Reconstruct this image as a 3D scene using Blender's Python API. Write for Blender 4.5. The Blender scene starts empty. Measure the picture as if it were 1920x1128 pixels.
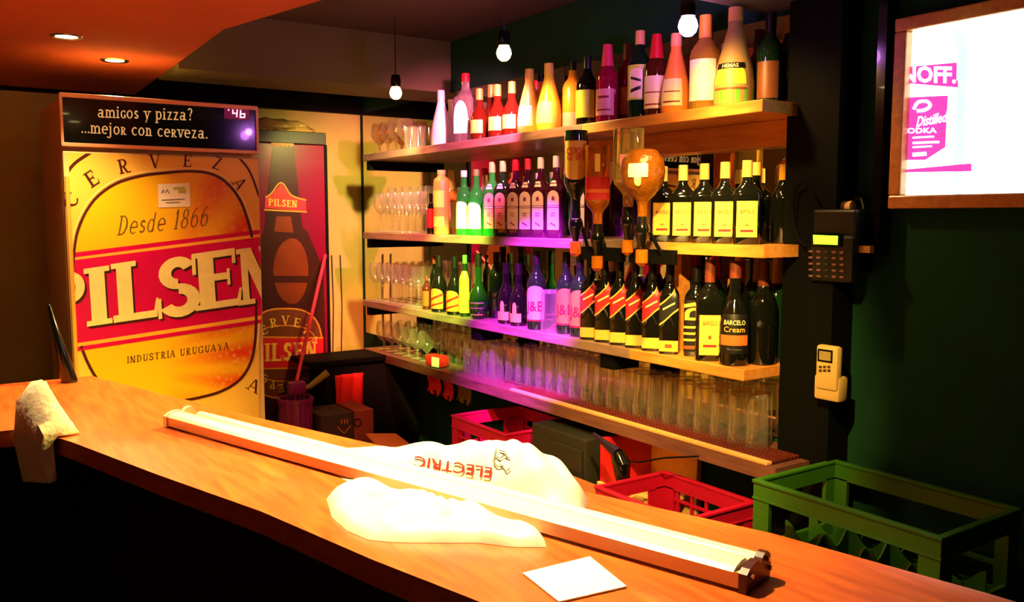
import bpy, bmesh, math, random
import numpy as np
from mathutils import Vector, Matrix
from mathutils.bvhtree import BVHTree
random.seed(7)
S = bpy.context.scene
COL = S.collection
R = math.radians
PI = math.pi

# ---------------------------------------------------------------- camera, world, exposure
YAW, PITCH, FPX = R(34.07), R(5.45), 1646.0
cd = bpy.data.cameras.new('camera'); cam = bpy.data.objects.new('camera', cd); COL.objects.link(cam)
cam.location = (0, 0, 1.6)
cam.rotation_euler = (PI/2 - PITCH, 0, -YAW)
cd.sensor_fit = 'HORIZONTAL'; cd.sensor_width = 36; cd.lens = FPX/1920*36
cd.clip_start = .02
S.camera = cam
w = bpy.data.worlds.new('world'); S.world = w; w.use_nodes = True
w.node_tree.nodes['Background'].inputs[0].default_value = (.6, .5, .4, 1)
w.node_tree.nodes['Background'].inputs[1].default_value = .004
S.view_settings.view_transform = 'Standard'; S.view_settings.look = 'None'
S.view_settings.gamma = 1; S.view_settings.use_curve_mapping = False
S.view_settings.exposure = 1.0
S.cycles.transparent_max_bounces = 40
S.cycles.max_bounces = 10
S.cycles.sample_clamp_indirect = 4

def ray(px, py):
    fw = Vector((math.sin(YAW)*math.cos(PITCH), math.cos(YAW)*math.cos(PITCH), -math.sin(PITCH)))
    rt = Vector((math.cos(YAW), -math.sin(YAW), 0)); up = rt.cross(fw)
    return fw + rt*((px-960)/FPX) - up*((py-564)/FPX)
def at(px, py, ax, v):
    """the point of the plane (axis ax = v) that the photograph shows at a pixel"""
    d = ray(px, py); c = Vector((0, 0, 1.6)); return c + d*((v-c[ax])/d[ax])

# ---------------------------------------------------------------- materials
def lin(c):
    return tuple(((x/255)/12.92 if x/255 <= .04045 else ((x/255+.055)/1.055)**2.4) for x in c)
MAT = {}
def mat(name, rgb, rough=.5, metal=0, trans=0, emit=0, coat=0, spec=.5, vary=.12, scale=40, bump=0, ior=1.45, alpha=1):
    if name in MAT: return MAT[name]
    m = bpy.data.materials.new(name); m.use_nodes = True; MAT[name] = m
    nt = m.node_tree; p = nt.nodes['Principled BSDF']; c = lin(rgb)
    p.inputs['Base Color'].default_value = (*c, 1)
    p.inputs['Roughness'].default_value = rough; p.inputs['Metallic'].default_value = metal
    p.inputs['Transmission Weight'].default_value = trans; p.inputs['IOR'].default_value = ior
    p.inputs['Coat Weight'].default_value = coat; p.inputs['Specular IOR Level'].default_value = spec
    p.inputs['Alpha'].default_value = alpha
    if vary or bump:
        tc = nt.nodes.new('ShaderNodeTexCoord'); nz = nt.nodes.new('ShaderNodeTexNoise')
        nz.inputs['Scale'].default_value = scale; nz.inputs['Detail'].default_value = 4
        nt.links.new(tc.outputs['Object'], nz.inputs['Vector'])
        if vary:
            mx = nt.nodes.new('ShaderNodeMix'); mx.data_type = 'RGBA'
            mx.inputs['A'].default_value = (*[x*(1-vary) for x in c], 1)
            mx.inputs['B'].default_value = (*[min(1, x*(1+vary)) for x in c], 1)
            nt.links.new(nz.outputs['Fac'], mx.inputs['Factor'])
            nt.links.new(mx.outputs['Result'], p.inputs['Base Color'])
        if bump:
            b = nt.nodes.new('ShaderNodeBump'); b.inputs['Strength'].default_value = bump; b.inputs['Distance'].default_value = .01
            nt.links.new(nz.outputs['Fac'], b.inputs['Height']); nt.links.new(b.outputs['Normal'], p.inputs['Normal'])
    if emit:
        p.inputs['Emission Color'].default_value = (*c, 1); p.inputs['Emission Strength'].default_value = emit
    return m
def wood(name, a, b, rough=.35, coat=.3, scale=(30, 2, 30), spec=.5):
    m = bpy.data.materials.new(name); m.use_nodes = True; MAT[name] = m
    nt = m.node_tree; p = nt.nodes['Principled BSDF']
    tc = nt.nodes.new('ShaderNodeTexCoord'); mp = nt.nodes.new('ShaderNodeMapping'); mp.inputs['Scale'].default_value = scale
    nz = nt.nodes.new('ShaderNodeTexNoise'); nz.inputs['Scale'].default_value = 2.2; nz.inputs['Detail'].default_value = 7; nz.inputs['Distortion'].default_value = .6
    rp = nt.nodes.new('ShaderNodeValToRGB')
    rp.color_ramp.elements[0].position = .3; rp.color_ramp.elements[0].color = (*lin(a), 1)
    rp.color_ramp.elements[1].position = .7; rp.color_ramp.elements[1].color = (*lin(b), 1)
    nt.links.new(tc.outputs['Object'], mp.inputs['Vector']); nt.links.new(mp.outputs['Vector'], nz.inputs['Vector'])
    nt.links.new(nz.outputs['Fac'], rp.inputs['Fac']); nt.links.new(rp.outputs['Color'], p.inputs['Base Color'])
    p.inputs['Roughness'].default_value = rough; p.inputs['Coat Weight'].default_value = coat; p.inputs['Coat Roughness'].default_value = .15
    p.inputs['Specular IOR Level'].default_value = spec
    return m
def thin_glass(name, tint=(1, 1, 1), edge=.5):
    m = bpy.data.materials.new(name); m.use_nodes = True; MAT[name] = m
    nt = m.node_tree; nt.nodes.clear()
    o = nt.nodes.new('ShaderNodeOutputMaterial'); t = nt.nodes.new('ShaderNodeBsdfTransparent'); g = nt.nodes.new('ShaderNodeBsdfGlossy')
    mx = nt.nodes.new('ShaderNodeMixShader'); lw = nt.nodes.new('ShaderNodeLayerWeight'); mr = nt.nodes.new('ShaderNodeMapRange')
    t.inputs['Color'].default_value = (*tint, 1); g.inputs['Roughness'].default_value = .1
    lw.inputs['Blend'].default_value = .35
    mr.inputs['To Min'].default_value = .05; mr.inputs['To Max'].default_value = edge
    nt.links.new(lw.outputs['Facing'], mr.inputs['Value']); nt.links.new(mr.outputs['Result'], mx.inputs['Fac'])
    df = nt.nodes.new('ShaderNodeBsdfDiffuse'); df.inputs['Color'].default_value = (.85, .84, .8, 1)      # pale diffuse added so the glasses show, strongest at the edges
    m2 = nt.nodes.new('ShaderNodeMixShader'); m3 = nt.nodes.new('ShaderNodeMapRange'); m3.inputs['To Min'].default_value = .02; m3.inputs['To Max'].default_value = .13
    nt.links.new(lw.outputs['Facing'], m3.inputs['Value']); nt.links.new(m3.outputs['Result'], m2.inputs['Fac'])
    nt.links.new(t.outputs[0], mx.inputs[1]); nt.links.new(g.outputs[0], mx.inputs[2])
    nt.links.new(mx.outputs[0], m2.inputs[1]); nt.links.new(df.outputs[0], m2.inputs[2]); nt.links.new(m2.outputs[0], o.inputs['Surface'])
    return m

M_bar = wood('varnished_bar_wood', (176, 72, 26), (218, 104, 42), .3, .3, (26, 3, 26))
M_barpanel = mat('black_bar_front', (16, 14, 14), .6)
M_shelf_l = wood('pale_shelf_board', (112, 88, 78), (146, 118, 106), .35, .2, (30, 3, 30))
M_shelf_r = wood('pine_shelf_board', (190, 110, 45), (215, 145, 70), .4, .2, (30, 3, 30))
M_black = mat('black_paint', (5, 6, 5), .7, spec=.1)
M_blackgl = mat('black_gloss', (8, 9, 9), .15, coat=.4)
M_wall = mat('cream_wall_paint', (200, 192, 100), .8, vary=.15, scale=9, bump=.15)
M_dkwall = mat('dark_green_wall_paint', (20, 58, 38), .85, spec=.15, vary=.3, scale=6, bump=.2)
M_leftwall = mat('dim_room_wall', (90, 55, 35), .8)
M_ceil = mat('dull_ceiling_paint', (58, 44, 42), .85, vary=.2, scale=5)
M_beam = mat('beam_paint', (92, 92, 58), .8, vary=.2, scale=5)
M_soffit = mat('warm_soffit_paint', (172, 84, 42), .8, vary=.12, scale=5)
M_floor = mat('dark_floor', (30, 26, 24), .6)
M_mirror = mat('mirror_silver', (225, 225, 215), .02, metal=1, vary=0)
M_clear = thin_glass('clear_glass', (.97, .96, .93), .8)
M_smoke = thin_glass('amber_tinted_glass', (.78, .55, .32), .5)
M_clearb = mat('clear_bottle_glass', (240, 235, 225), .04, trans=.92, vary=0)
M_bottle = dict(
    dark=mat('near_black_bottle_glass', (10, 12, 9), .06, vary=0, coat=.3),
    dkgreen=mat('dark_green_bottle_glass', (12, 38, 16), .06, vary=0, coat=.3),
    green=mat('bright_green_bottle_glass', (40, 170, 60), .05, trans=.55, vary=0),
    brown=mat('brown_bottle_glass', (80, 30, 12), .06, trans=.35, vary=0),
    amber=mat('amber_spirit_in_glass', (225, 130, 35), .04, trans=.65, vary=0),
    honey=mat('pale_honey_spirit', (245, 225, 130), .04, trans=.85, vary=0),
    studded=mat('studded_dark_gold_glass', (150, 88, 20), .12, trans=.45, vary=.4, scale=60, bump=.5),
    gold=mat('golden_spirit_in_glass', (235, 180, 70), .04, trans=.7, vary=0),
    red=mat('red_spirit_in_glass', (190, 25, 35), .05, trans=.4, vary=0),
    magenta=mat('crimson_bottle_glass', (150, 15, 50), .06, trans=.25, vary=0),
    violet=mat('violet_lit_bottle_glass', (60, 14, 50), .06, trans=.2, vary=0),
    clear=M_clearb,
    orange=mat('orange_liqueur_bottle', (235, 140, 50), .25, vary=.05),
    yellow=mat('yellow_liqueur_bottle', (235, 190, 70), .25, vary=.05),
    white=mat('frosted_white_bottle', (235, 230, 225), .35, vary=.03),
    tan=mat('tan_stoneware', (200, 135, 60), .45, vary=.15),
    beige=mat('beige_matte_bottle', (170, 140, 80), .5, vary=.1),
)
def cm(name, rgb, rough=.45, **k): return mat(name, rgb, rough, **{'vary': .05, **k})
CAP = dict(black=cm('black_cap', (14, 13, 13), .3), red=cm('red_cap', (190, 25, 30), .35), gold=cm('gold_cap', (205, 160, 60), .35, metal=.3),
           cream=cm('cream_capsule', (235, 205, 130)), tan=cm('tan_capsule', (220, 165, 90)), pink=cm('pink_capsule', (215, 50, 80)),
           white=cm('white_cap', (235, 230, 220)), yellow=cm('yellow_capsule', (225, 165, 40)), violet=cm('pale_violet_cap', (220, 190, 225)),
           green=cm('green_cap', (80, 120, 60)), brown=cm('brown_capsule', (100, 40, 22)), stripe=cm('red_neck_wrap', (205, 40, 50)))
LAB = dict(white=cm('white_label_paper', (240, 238, 228)), yellow=cm('yellow_label_paper', (235, 200, 80)), cream=cm('cream_label_paper', (238, 222, 160)),
           pink=cm('pink_label_paper', (225, 150, 150)), lilac=cm('violet_lit_label_paper', (228, 195, 225)), orange=cm('orange_label_paper', (215, 105, 45)), red=cm('red_label_paper', (190, 22, 38)),
           black=cm('black_label_paper', (14, 12, 12)), gold=cm('gold_label_print', (215, 165, 70)), lime=cm('lime_label_paper', (190, 210, 60)), brown=cm('brown_label_paper', (120, 70, 30)),
           green=cm('green_label_paper', (90, 170, 40)), dkred=cm('dark_red_print', (130, 20, 25)), grey=cm('grey_print', (120, 115, 110)), mauve=cm('mauve_print', (120, 50, 110)))

# ---------------------------------------------------------------- object helpers
def tag(o, label=None, cat=None, group=None, kind=None):
    if label: o['label'] = label
    if cat: o['category'] = cat
    if group: o['group'] = group
    if kind: o['kind'] = kind
    return o
def thing(name, label, cat, loc=(0, 0, 0), rz=0, group=None):
    o = bpy.data.objects.new(name, None); COL.objects.link(o); o.empty_display_size = .05
    o.location = loc; o.rotation_euler = (0, 0, rz)
    return tag(o, label, cat, group)
def link(name, me, parent=None):
    o = bpy.data.objects.new(name, me); COL.objects.link(o)
    if parent is not None: o.parent = parent
    return o
def finish(bm, m, smooth=False, angle=35):
    bmesh.ops.recalc_face_normals(bm, faces=bm.faces)
    me = bpy.data.meshes.new('mesh'); bm.to_mesh(me); bm.free()
    if m: me.materials.append(m)
    if smooth:
        for p in me.polygons: p.use_smooth = True
        try: me.set_sharp_from_angle(angle=R(angle))
        except Exception: pass
    return me
def obj(name, bm, m, parent=None, smooth=False, angle=35):
    return link(name, finish(bm, m, smooth, angle), parent)
def box(bm, a, b, rot=None, bevel=0):
    g = bmesh.ops.create_cube(bm, size=1)['verts']
    c = [(a[i]+b[i])/2 for i in range(3)]; s = [abs(b[i]-a[i]) for i in range(3)]
    for v in g: v.co = Vector((v.co.x*s[0], v.co.y*s[1], v.co.z*s[2]))
    if bevel:
        ed = list({e for v in g for e in v.link_edges})
        r = bmesh.ops.bevel(bm, geom=ed, offset=bevel, segments=2, affect='EDGES', profile=.5)
        g = list({v for f in r['faces'] for v in f.verts} | {v for v in g if v.is_valid})
    for v in g:
        if rot is not None: v.co = rot @ v.co
        v.co += Vector(c)
    return g
def tube(bm, pts, r, n=8, cap=True):
    pts = [Vector(p) for p in pts]; rs = r if isinstance(r, (list, tuple)) else [r]*len(pts)
    rings = []
    for i, p in enumerate(pts):
        d = (pts[min(i+1, len(pts)-1)] - pts[max(i-1, 0)]).normalized()
        u = d.orthogonal().normalized() if i == 0 else (u - d*u.dot(d)).normalized()
        v = d.cross(u)
        rings.append([bm.verts.new(p + (u*math.cos(2*PI*k/n) + v*math.sin(2*PI*k/n))*rs[i]) for k in range(n)])
    for a, b in zip(rings, rings[1:]):
        for k in range(n): bm.faces.new((a[k], a[(k+1) % n], b[(k+1) % n], b[k]))
    if cap: bm.faces.new(rings[0][::-1]); bm.faces.new(rings[-1])
def supr(th, n, asp):
    c, s = math.cos(th), math.sin(th)
    k = (abs(c)**n + abs(s)**n)**(-1/n)
    return c*k, s*k*asp
def lathe(bm, prof, seg=20, nf=2, asp=1, flute=0):
    """prof: (r, z); nf a number or function of z giving the superellipse power"""
    rings = []
    for r, z in prof:
        n = nf(z) if callable(nf) else nf
        a = asp(z) if callable(asp) else asp
        if r < 1e-6: rings.append([bm.verts.new((0, 0, z))]); continue
        ring = []
        for k in range(seg):
            th = 2*PI*k/seg; x, y = supr(th, n, a); q = r*(1-flute*(k % 2))
            ring.append(bm.verts.new((x*q, y*q, z)))
        rings.append(ring)
    for a, b in zip(rings, rings[1:]):
        if len(a) == 1 and len(b) == 1: continue
        for k in range(seg):
            k2 = (k+1) % seg
            if len(a) == 1: bm.faces.new((a[0], b[k2], b[k]))
            elif len(b) == 1: bm.faces.new((a[k], a[k2], b[0]))
            else: bm.faces.new((a[k], a[k2], b[k2], b[k]))
def interp(prof, z):
    for (r0, z0), (r1, z1) in zip(prof, prof[1:]):
        if z1 > z0 and z0 <= z <= z1: return r0 + (r1-r0)*(z-z0)/(z1-z0)
    return prof[-1][0]
def prism(bm, poly, z0, z1):
    a = [bm.verts.new((x, y, z0)) for x, y in poly]; b = [bm.verts.new((x, y, z1)) for x, y in poly]
    bm.faces.new(a[::-1]); bm.faces.new(b)
    for i in range(len(poly)):
        j = (i+1) % len(poly); bm.faces.new((a[i], a[j], b[j], b[i]))

# ---------------------------------------------------------------- lettering
def glyph(ch, w=.18, t=.07):
    """serif letter as convex polygons in a box of cap height 1; returns polygons and advance"""
    P = []
    def rect(x0, y0, x1, y1): P.append([(x0, y0), (x1, y0), (x1, y1), (x0, y1)])
    def v(x, y0=0, y1=1, ww=None): rect(x, y0, x+(ww or w), y1)
    def sf(x, y, hw=None):
        hw = hw or (w*.5+.09); s = t*.9
        rect(x-hw, y if y < .3 else y-s, x+hw, y+s if y < .3 else y)
    def dg(x0, y0, x1, y1, ww): P.append([(x0, y0), (x0+ww, y0), (x1+ww, y1), (x1, y1)])
    def arc(cx, cy, rx, ry, a0, a1, wv=None, wh=None, n=14):
        wv = w if wv is None else wv; wh = t if wh is None else wh
        pt = lambda a, k: (cx+(rx-k*wv)*math.cos(a), cy+(ry-k*wh)*math.sin(a))
        for i in range(n):
            a, b = R(a0+(a1-a0)*i/n), R(a0+(a1-a0)*(i+1)/n)
            P.append([pt(a, 0), pt(b, 0), pt(b, 1), pt(a, 1)])
    x = .1
    if ch == 'I': v(x); sf(x+w/2, 0); sf(x+w/2, 1); A = x+w+.1
    elif ch in 'PR':
        v(x); sf(x+w/2, 0); sf(x+w/2, 1); rect(x, 1-t, x+w+.1, 1); rect(x, .46, x+w+.1, .46+t)
        arc(x+w+.08, .73, w+.16, .27, -90, 90); A = x+2*w+.3
        if ch == 'R': dg(x+w+.26, 0, x+w+.03, .48, w); rect(x+w+.24, 0, x+2*w+.42, t); A = x+2*w+.42
    elif ch == 'L': v(x); sf(x+w/2, 1); rect(0, 0, x+w+.42, t*1.2); P.append([(x+w+.34, 0), (x+w+.42, 0), (x+w+.46, .32), (x+w+.42, .32)]); A = x+w+.5
    elif ch in 'EF':
        v(x); sf(x+w/2, 1); sf(x+w/2, 0); rect(x, 1-t*1.2, x+w+.38, 1); rect(x, .48, x+w+.26, .48+t*1.2)
        rect(x+w+.32, .74, x+w+.38, 1); rect(x+w+.22, .38, x+w+.27, .66)
        if ch == 'E': rect(x, 0, x+w+.42, t*1.2); P.append([(x+w+.34, 0), (x+w+.42, 0), (x+w+.46, .3), (x+w+.42, .3)])
        A = x+w+.5
    elif ch == 'N': ww = t*1.6; v(x, ww=ww); sf(x+ww/2, 0); dg(x+.52-w*.2, 0, x-.02, 1, w*1.15); v(x+.58, 0, 1, ww); sf(x+.58+ww/2, 1); rect(0, 1-t*.9, x+w, 1); A = x+.58+ww+.12
    elif ch == 'S':
        k = (w+t)*.55
        arc(.37, .735, .3, .275, 25, 270, w, k); arc(.37, .27, .33, .285, 90, -155, w, k)
        rect(.6, .66, .66, 1); rect(.03, 0, .09, .34); A = .76
    elif ch in 'CG':
        arc(.47, .5, .45, .515, 42, 318, w, t); rect(.74, .66, .8, 1)
        if ch == 'G': v(.68-w*.2, .02, .44); sf(.68+w*.3, .44)
        A = .92
    elif ch == 'D': v(x); rect(0, 1-t, x+w+.1, 1); rect(0, 0, x+w+.1, t); arc(x+w+.05, .5, w+.33, .5, -90, 90); A = x+2*w+.5
    elif ch == 'O': arc(.48, .5, .46, .515, 0, 360, w, t, 24); A = 1.0
    elif ch == 'T': v(.32); sf(.32+w/2, 0); rect(.02, 1-t, .64+w, 1); rect(.02, .76, .07, 1); rect(.59+w, .76, .64+w, 1); A = .74+w
    elif ch == 'U': v(x, .3, 1); sf(x+w/2, 1); arc(x+.3, .32, .3, .33, 180, 360, w, t*1.4); v(x+.6-t, .3, 1, t); sf(x+.58, 1); A = .85
    elif ch == 'V': dg(.36, 0, .04, 1, w); dg(.40, 0, .72, 1, t); sf(.12, 1); sf(.76, 1); A = .9
    elif ch == 'A': dg(.04, 0, .36, 1, t); dg(.66, 0, .34, 1, w); rect(.16, .3, .66, .3+t); sf(.06, 0); sf(.66+w/2, 0); A = .95
    elif ch == 'Y': dg(.34, .45, .02, 1, w); dg(.4, .45, .7, 1, t); v(.34, 0, .5); sf(.34+w/2, 0); A = .85
    elif ch == 'Z': rect(.05, 1-t, .65, 1); rect(.05, 0, .68, t); dg(.05, 0, .65-w, 1, w); A = .78
    elif ch == 'B': v(x); rect(0, 1-t, x+w+.1, 1); rect(0, 0, x+w+.1, t); rect(x, .49, x+w+.1, .49+t); arc(x+w+.08, .75, w+.14, .25, -90, 90); arc(x+w+.08, .27, w+.2, .27, -90, 90); A = x+2*w+.4
    elif ch == '1': v(.2, 0, 1, w*.8); sf(.2+w*.4, 0); P.append([(.08, .76), (.2, .84), (.2, 1), (.12, .84)]); A = .5
    elif ch == '8': arc(.32, .75, .24, .26, 0, 360, w*.8, t); arc(.32, .27, .29, .28, 0, 360, w*.8, t); A = .68
    elif ch == '6': arc(.34, .31, .3, .32, 0, 360, w*.8, t); arc(.5, .42, .46, .6, 95, 180, w*.8, t); A = .7
    # lower case, x height .66
    elif ch == 'o': arc(.33, .33, .32, .345, 0, 360, w*.85, t); A = .7
    elif ch == 'c': arc(.33, .33, .32, .345, 45, 315, w*.85, t); A = .62
    elif ch == 'e': arc(.33, .33, .32, .345, 0, 310, w*.85, t); rect(.06, .31, .62, .31+t); A = .68
    elif ch == 'a': arc(.28, .2, .26, .21, 0, 360, w*.8, t); v(.42, 0, .5, w*.85); arc(.32, .45, .28, .22, 0, 150, w*.85, t); rect(.5, 0, .7, t); A = .74
    elif ch == 'i': v(.08, 0, .66, w*.85); sf(.08+w*.4, 0); rect(0, .6, .1, .66); arc(.08+w*.4, .86, .085, .085, 0, 360, .085, .085, 8); A = .38
    elif ch == 'j': v(.1, -.15, .66, w*.85); rect(0, .6, .1, .66); arc(0, -.14, .1+w*.85, .18, 360, 200, w*.85, t); arc(.1+w*.4, .86, .085, .085, 0, 360, .085, .085, 8); A = .4
    elif ch in 'nm':
        v(.08, 0, .66, w*.85); sf(.08+w*.4, 0); rect(0, .6, .1, .66); arc(.3, .38, .26, .28, 0, 150, w*.85, t); v(.56-w*.85, 0, .4, w*.85); sf(.56-w*.4, 0); A = .68
        if ch == 'm': arc(.72, .38, .26, .28, 0, 150, w*.85, t); v(.98-w*.85, 0, .4, w*.85); sf(.98-w*.4, 0); A = 1.1
    elif ch == 'p': v(.08, -.3, .66, w*.85); sf(.08+w*.4, -.3); rect(0, .6, .1, .66); arc(.36, .33, .3, .345, -140, 140, w*.85, t); A = .72
    elif ch == 'd': v(.46, 0, 1, w*.7); arc(.3, .33, .28, .345, 0, 360, w*.8, t); A = .74
    elif ch == 's': k = (w+t)*.5; arc(.26, .49, .21, .175, 25, 270, w*.8, k); arc(.26, .18, .23, .185, 90, -155, w*.8, k); A = .54
    elif ch == 'v': dg(.26, 0, .04, .66, w*.85); dg(.3, 0, .52, .66, t); sf(.1, .66); sf(.56, .66); A = .64
    elif ch == 'y': dg(.26, .0, .04, .66, w*.85); dg(.14, -.3, .52, .66, t); sf(.1, .66); sf(.56, .66); A = .64
    elif ch == 'z': rect(.04, .66-t, .5, .66); rect(.04, 0, .54, t); dg(.04, 0, .5-w*.8, .66, w*.8); A = .6
    elif ch == 'r':
        pp, A = glyph('R', w*1.25, t*1.25); P = [[(px*.62, py*.64) for px, py in q] for q in pp]; A *= .62
    elif ch == 'g':
        pp, A = glyph('G', w*1.25, t*1.25); P = [[(px*.62, py*.64) for px, py in q] for q in pp]; A *= .62
    elif ch == '?': arc(.28, .76, .25, .25, 160, -70, w*.85, t); v(.26, .3, .55, t*1.3); arc(.3, .09, .09, .09, 0, 360, .09, .09, 8); A = .62
    elif ch == '.': arc(.12, .07, .08, .08, 0, 360, .08, .08, 8); A = .26
    else: A = .42
    return P, A
def word(text, w=.18, t=.07, gap=.06, shear=0):
    out, x = [], 0
    for ch in text:
        P, A = glyph(ch, w, t)
        out += [[(px+x+shear*py, py) for px, py in q] for q in P]; x += A+gap
    return out, x-gap
def faces(bm, polys, f):
    for i, q in enumerate(polys):
        ps = [Vector(f(*p)) for p in q]
        if len(polys) > 1:                  # overlapping strokes sit a hair apart so that they do not shade each other
            n = (ps[1]-ps[0]).cross(ps[2]-ps[0])
            if n.length > 1e-12:
                n.normalize()
                if n.dot(Vector((0, 0, 1.6))-ps[0]) < 0: n = -n
                ps = [p+n*((i % 13)*3.5e-5) for p in ps]
        vs = [bm.verts.new(p) for p in ps]
        try: bm.faces.new(vs)
        except Exception: pass
_TX = {}
def plain_text(s, bold=0):
    """sans lettering as (verts, faces) with cap height about .7, starting at x = 0"""
    k = (s, bold)
    if k not in _TX:
        c = bpy.data.curves.new('text', 'FONT'); c.body = s; c.size = 1; c.offset = bold; c.resolution_u = 2
        o = bpy.data.objects.new('text', c); COL.objects.link(o)
        dg = bpy.context.evaluated_depsgraph_get(); me = bpy.data.meshes.new_from_object(o.evaluated_get(dg))
        _TX[k] = ([tuple(v.co[:2]) for v in me.vertices], [tuple(p.vertices) for p in me.polygons])
        bpy.data.objects.remove(o); bpy.data.meshes.remove(me); bpy.data.curves.remove(c)
    return _TX[k]
def text_on(bm, s, f, bold=0):
    V, F = plain_text(s, bold)
    wd = max(x for x, y in V)
    vs = [bm.verts.new(f(x/wd, y/.72)) for x, y in V]
    for q in F:
        try: bm.faces.new([vs[i] for i in q])
        except Exception: pass

# ---------------------------------------------------------------- rooms and light
def structure(name, a, b, m, bevel=0, label=None):
    bm = bmesh.new(); box(bm, a, b, bevel=bevel); return tag(obj(name, bm, m), label, kind='structure')
XW = 2.15                      # wall behind the shelves
ZC = 2.43
structure('floor', (-2.6, -1.6, -.1), (2.25, 4.85, 0), M_floor)
structure('wall_right', (XW+.004, -1.6, 0), (XW+.1, 4.85, ZC), M_dkwall)
structure('wall_back', (-2.6, 4.75, 0), (XW+.004, 4.85, ZC), M_wall)
structure('wall_left', (-2.7, -1.6, 0), (-2.6, 4.85, ZC), M_leftwall)
structure('wall_front', (-2.6, -1.7, 0), (XW+.004, -1.6, ZC), M_leftwall)
structure('ceiling', (-2.7, -1.7, ZC), (2.25, 4.85, ZC+.1), M_ceil)
bm = bmesh.new()
sof = [(-2.6, -1.6), (1.30, -1.6), (1.30, .4), (.968, 2.37), (.852, 2.911), (.928, 4.75), (-2.6, 4.75)]
prism(bm, sof, 2.2, ZC-.001); tag(obj('ceiling_soffit', bm, M_soffit), kind='structure')
structure('trim_1', (.90, 3.70, 2.19), (XW, 4.05, ZC-.001), M_beam)                 # beam across the back
structure('trim_2', (1.16, 1.55, 2.205), (XW, 1.80, ZC-.001), M_beam)               # beam over the near end
structure('trim_3', (2.06, 1.485, .0), (XW, 1.655, 2.2), M_black)                  # dark pilaster that ends the shelves
structure('trim_4', (2.10, 1.38, 1.5), (XW, 1.405, ZC-.001), M_blackgl)            # conduit
structure('trim_5', (1.45, .3, .001), (XW, 4.7, .21), M_floor)                     # raised standing floor behind the bar
structure('beam_shade_panel', (.3, 4.70, 2.185), (XW, 4.75, 2.428), M_black)                   # black panel standing in for the shade behind the beam

def spot(name, loc, aim, power, color, angle=70, blend=.6, size=.03):
    l = bpy.data.lights.new(name, 'SPOT'); l.energy = power; l.color = color; l.spot_size = R(angle); l.spot_blend = blend; l.shadow_soft_size = size
    o = bpy.data.objects.new(name, l); COL.objects.link(o); o.location = loc
    o.rotation_euler = (Vector(aim)-Vector(loc)).to_track_quat('-Z', 'Y').to_euler(); return o

M_chrome = mat('chrome', (200, 195, 185), .2, metal=1)
def downlight(x, y, label, power, color=(1, .72, .38), aim=None, angle=110):
    t = thing('downlight', label, 'ceiling light', (x, y, 2.2), 0, 'recessed downlights in the orange ceiling')
    bm = bmesh.new(); lathe(bm, [(.034, -.001), (.040, -.004), (.048, -.004), (.052, 0), (.034, .0)], 24); obj('trim_ring', bm, M_chrome, t, True)
    bm = bmesh.new(); lathe(bm, [(0, -.0015), (.034, -.0015)], 20); obj('lens', bm, mat('halogen_lens', (255, 225, 150), .3, emit=14, vary=0), t)
    s = spot('downlight_lamp', (x, y, 2.19), aim or (x, y, 0), power, color, angle, .7, .03)
    return t
downlight(.666, 3.711, 'recessed downlight in the orange ceiling just above the beer fridge', 22, (1, .66, .28), aim=(.7, 3.0, .3))
downlight(.449, 3.315, 'recessed downlight at the left edge of the photo in the orange ceiling', 48, (1, .66, .28), aim=(.5, 2.95, .4))
downlight(.45, 2.45, 'recessed downlight over the far half of the bar', 46, (1, .66, .28), aim=(.5, 2.5, .4))
downlight(.74, 1.40, 'recessed downlight over the white plastic bag', 136, (1, .72, .32), aim=(.80, 1.28, 0), angle=86)
downlight(-.9, 2.6, 'added unseen downlight in the soffit on the customers side near the far wall', 60, (1, .62, .25), aim=(-1.4, 2.7, .8))  # added out of view to warm the room the mirror reflects
downlight(-1.0, .9, 'added unseen downlight in the soffit on the customers side behind the camera', 60, (1, .62, .25), aim=(-1.5, .9, .8))  # second added room light, also for a brighter mirror view

def bulb_lamp(x, y, z, top, label, glow, rgb, beams):
    t = thing('ceiling_spotlight', label, 'spotlight', (x, y, z), 0, 'coloured bulbs above the shelves')
    bm = bmesh.new(); tube(bm, [(0, 0, .05), (0, 0, top-z)], .003); obj('stem', bm, M_ceil, t)
    bm = bmesh.new(); lathe(bm, [(0, .075), (.018, .075), (.022, .05), (.020, .026), (0, .024)], 16); obj('socket', bm, M_blackgl, t, True)
    bm = bmesh.new(); lathe(bm, [(0, -.026), (.011, -.024), (.021, -.015), (.026, 0), (.023, .014), (.016, .026), (0, .028)], 20)
    obj('bulb', bm, mat('glowing_bulb_'+rgb[0], rgb[1], .3, emit=glow, vary=0), t, True)
    for aim, power, color, ang in beams:
        d = (Vector(aim)-Vector((x, y, z))).normalized()
        spot('spotlight_lamp', Vector((x, y, z))+d*.045, aim, power, color, ang, .8, .02)
bulb_lamp(1.70, 3.386, 2.118, 2.43, 'orange glowing bulb above the far glasses, leftmost of the coloured bulbs', 14, ('orange', (255, 190, 90)),
          [((1.95, 3.95, 1.0), 11, (1, .45, .12), 95), ((1.98, 4.75, 1.3), 34, (1, .82, .22), 80), ((1.93, 3.95, 1.9), 9, (1, .12, .12), 70)])
bulb_lamp(1.70, 2.563, 2.158, 2.43, 'yellow glowing bulb in the middle of the coloured bulbs', 16, ('yellow', (255, 235, 110)),
          [((1.93, 3.1, 1.93), 110, (1, .16, .36), 66), ((1.93, 2.55, 1.93), 12, (1, .5, .15), 90), ((1.84, 2.32, 1.72), 14, (1, .82, .3), 60), ((.6, 2.6, .78), 240, (1, .70, .12), 80)])
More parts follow.
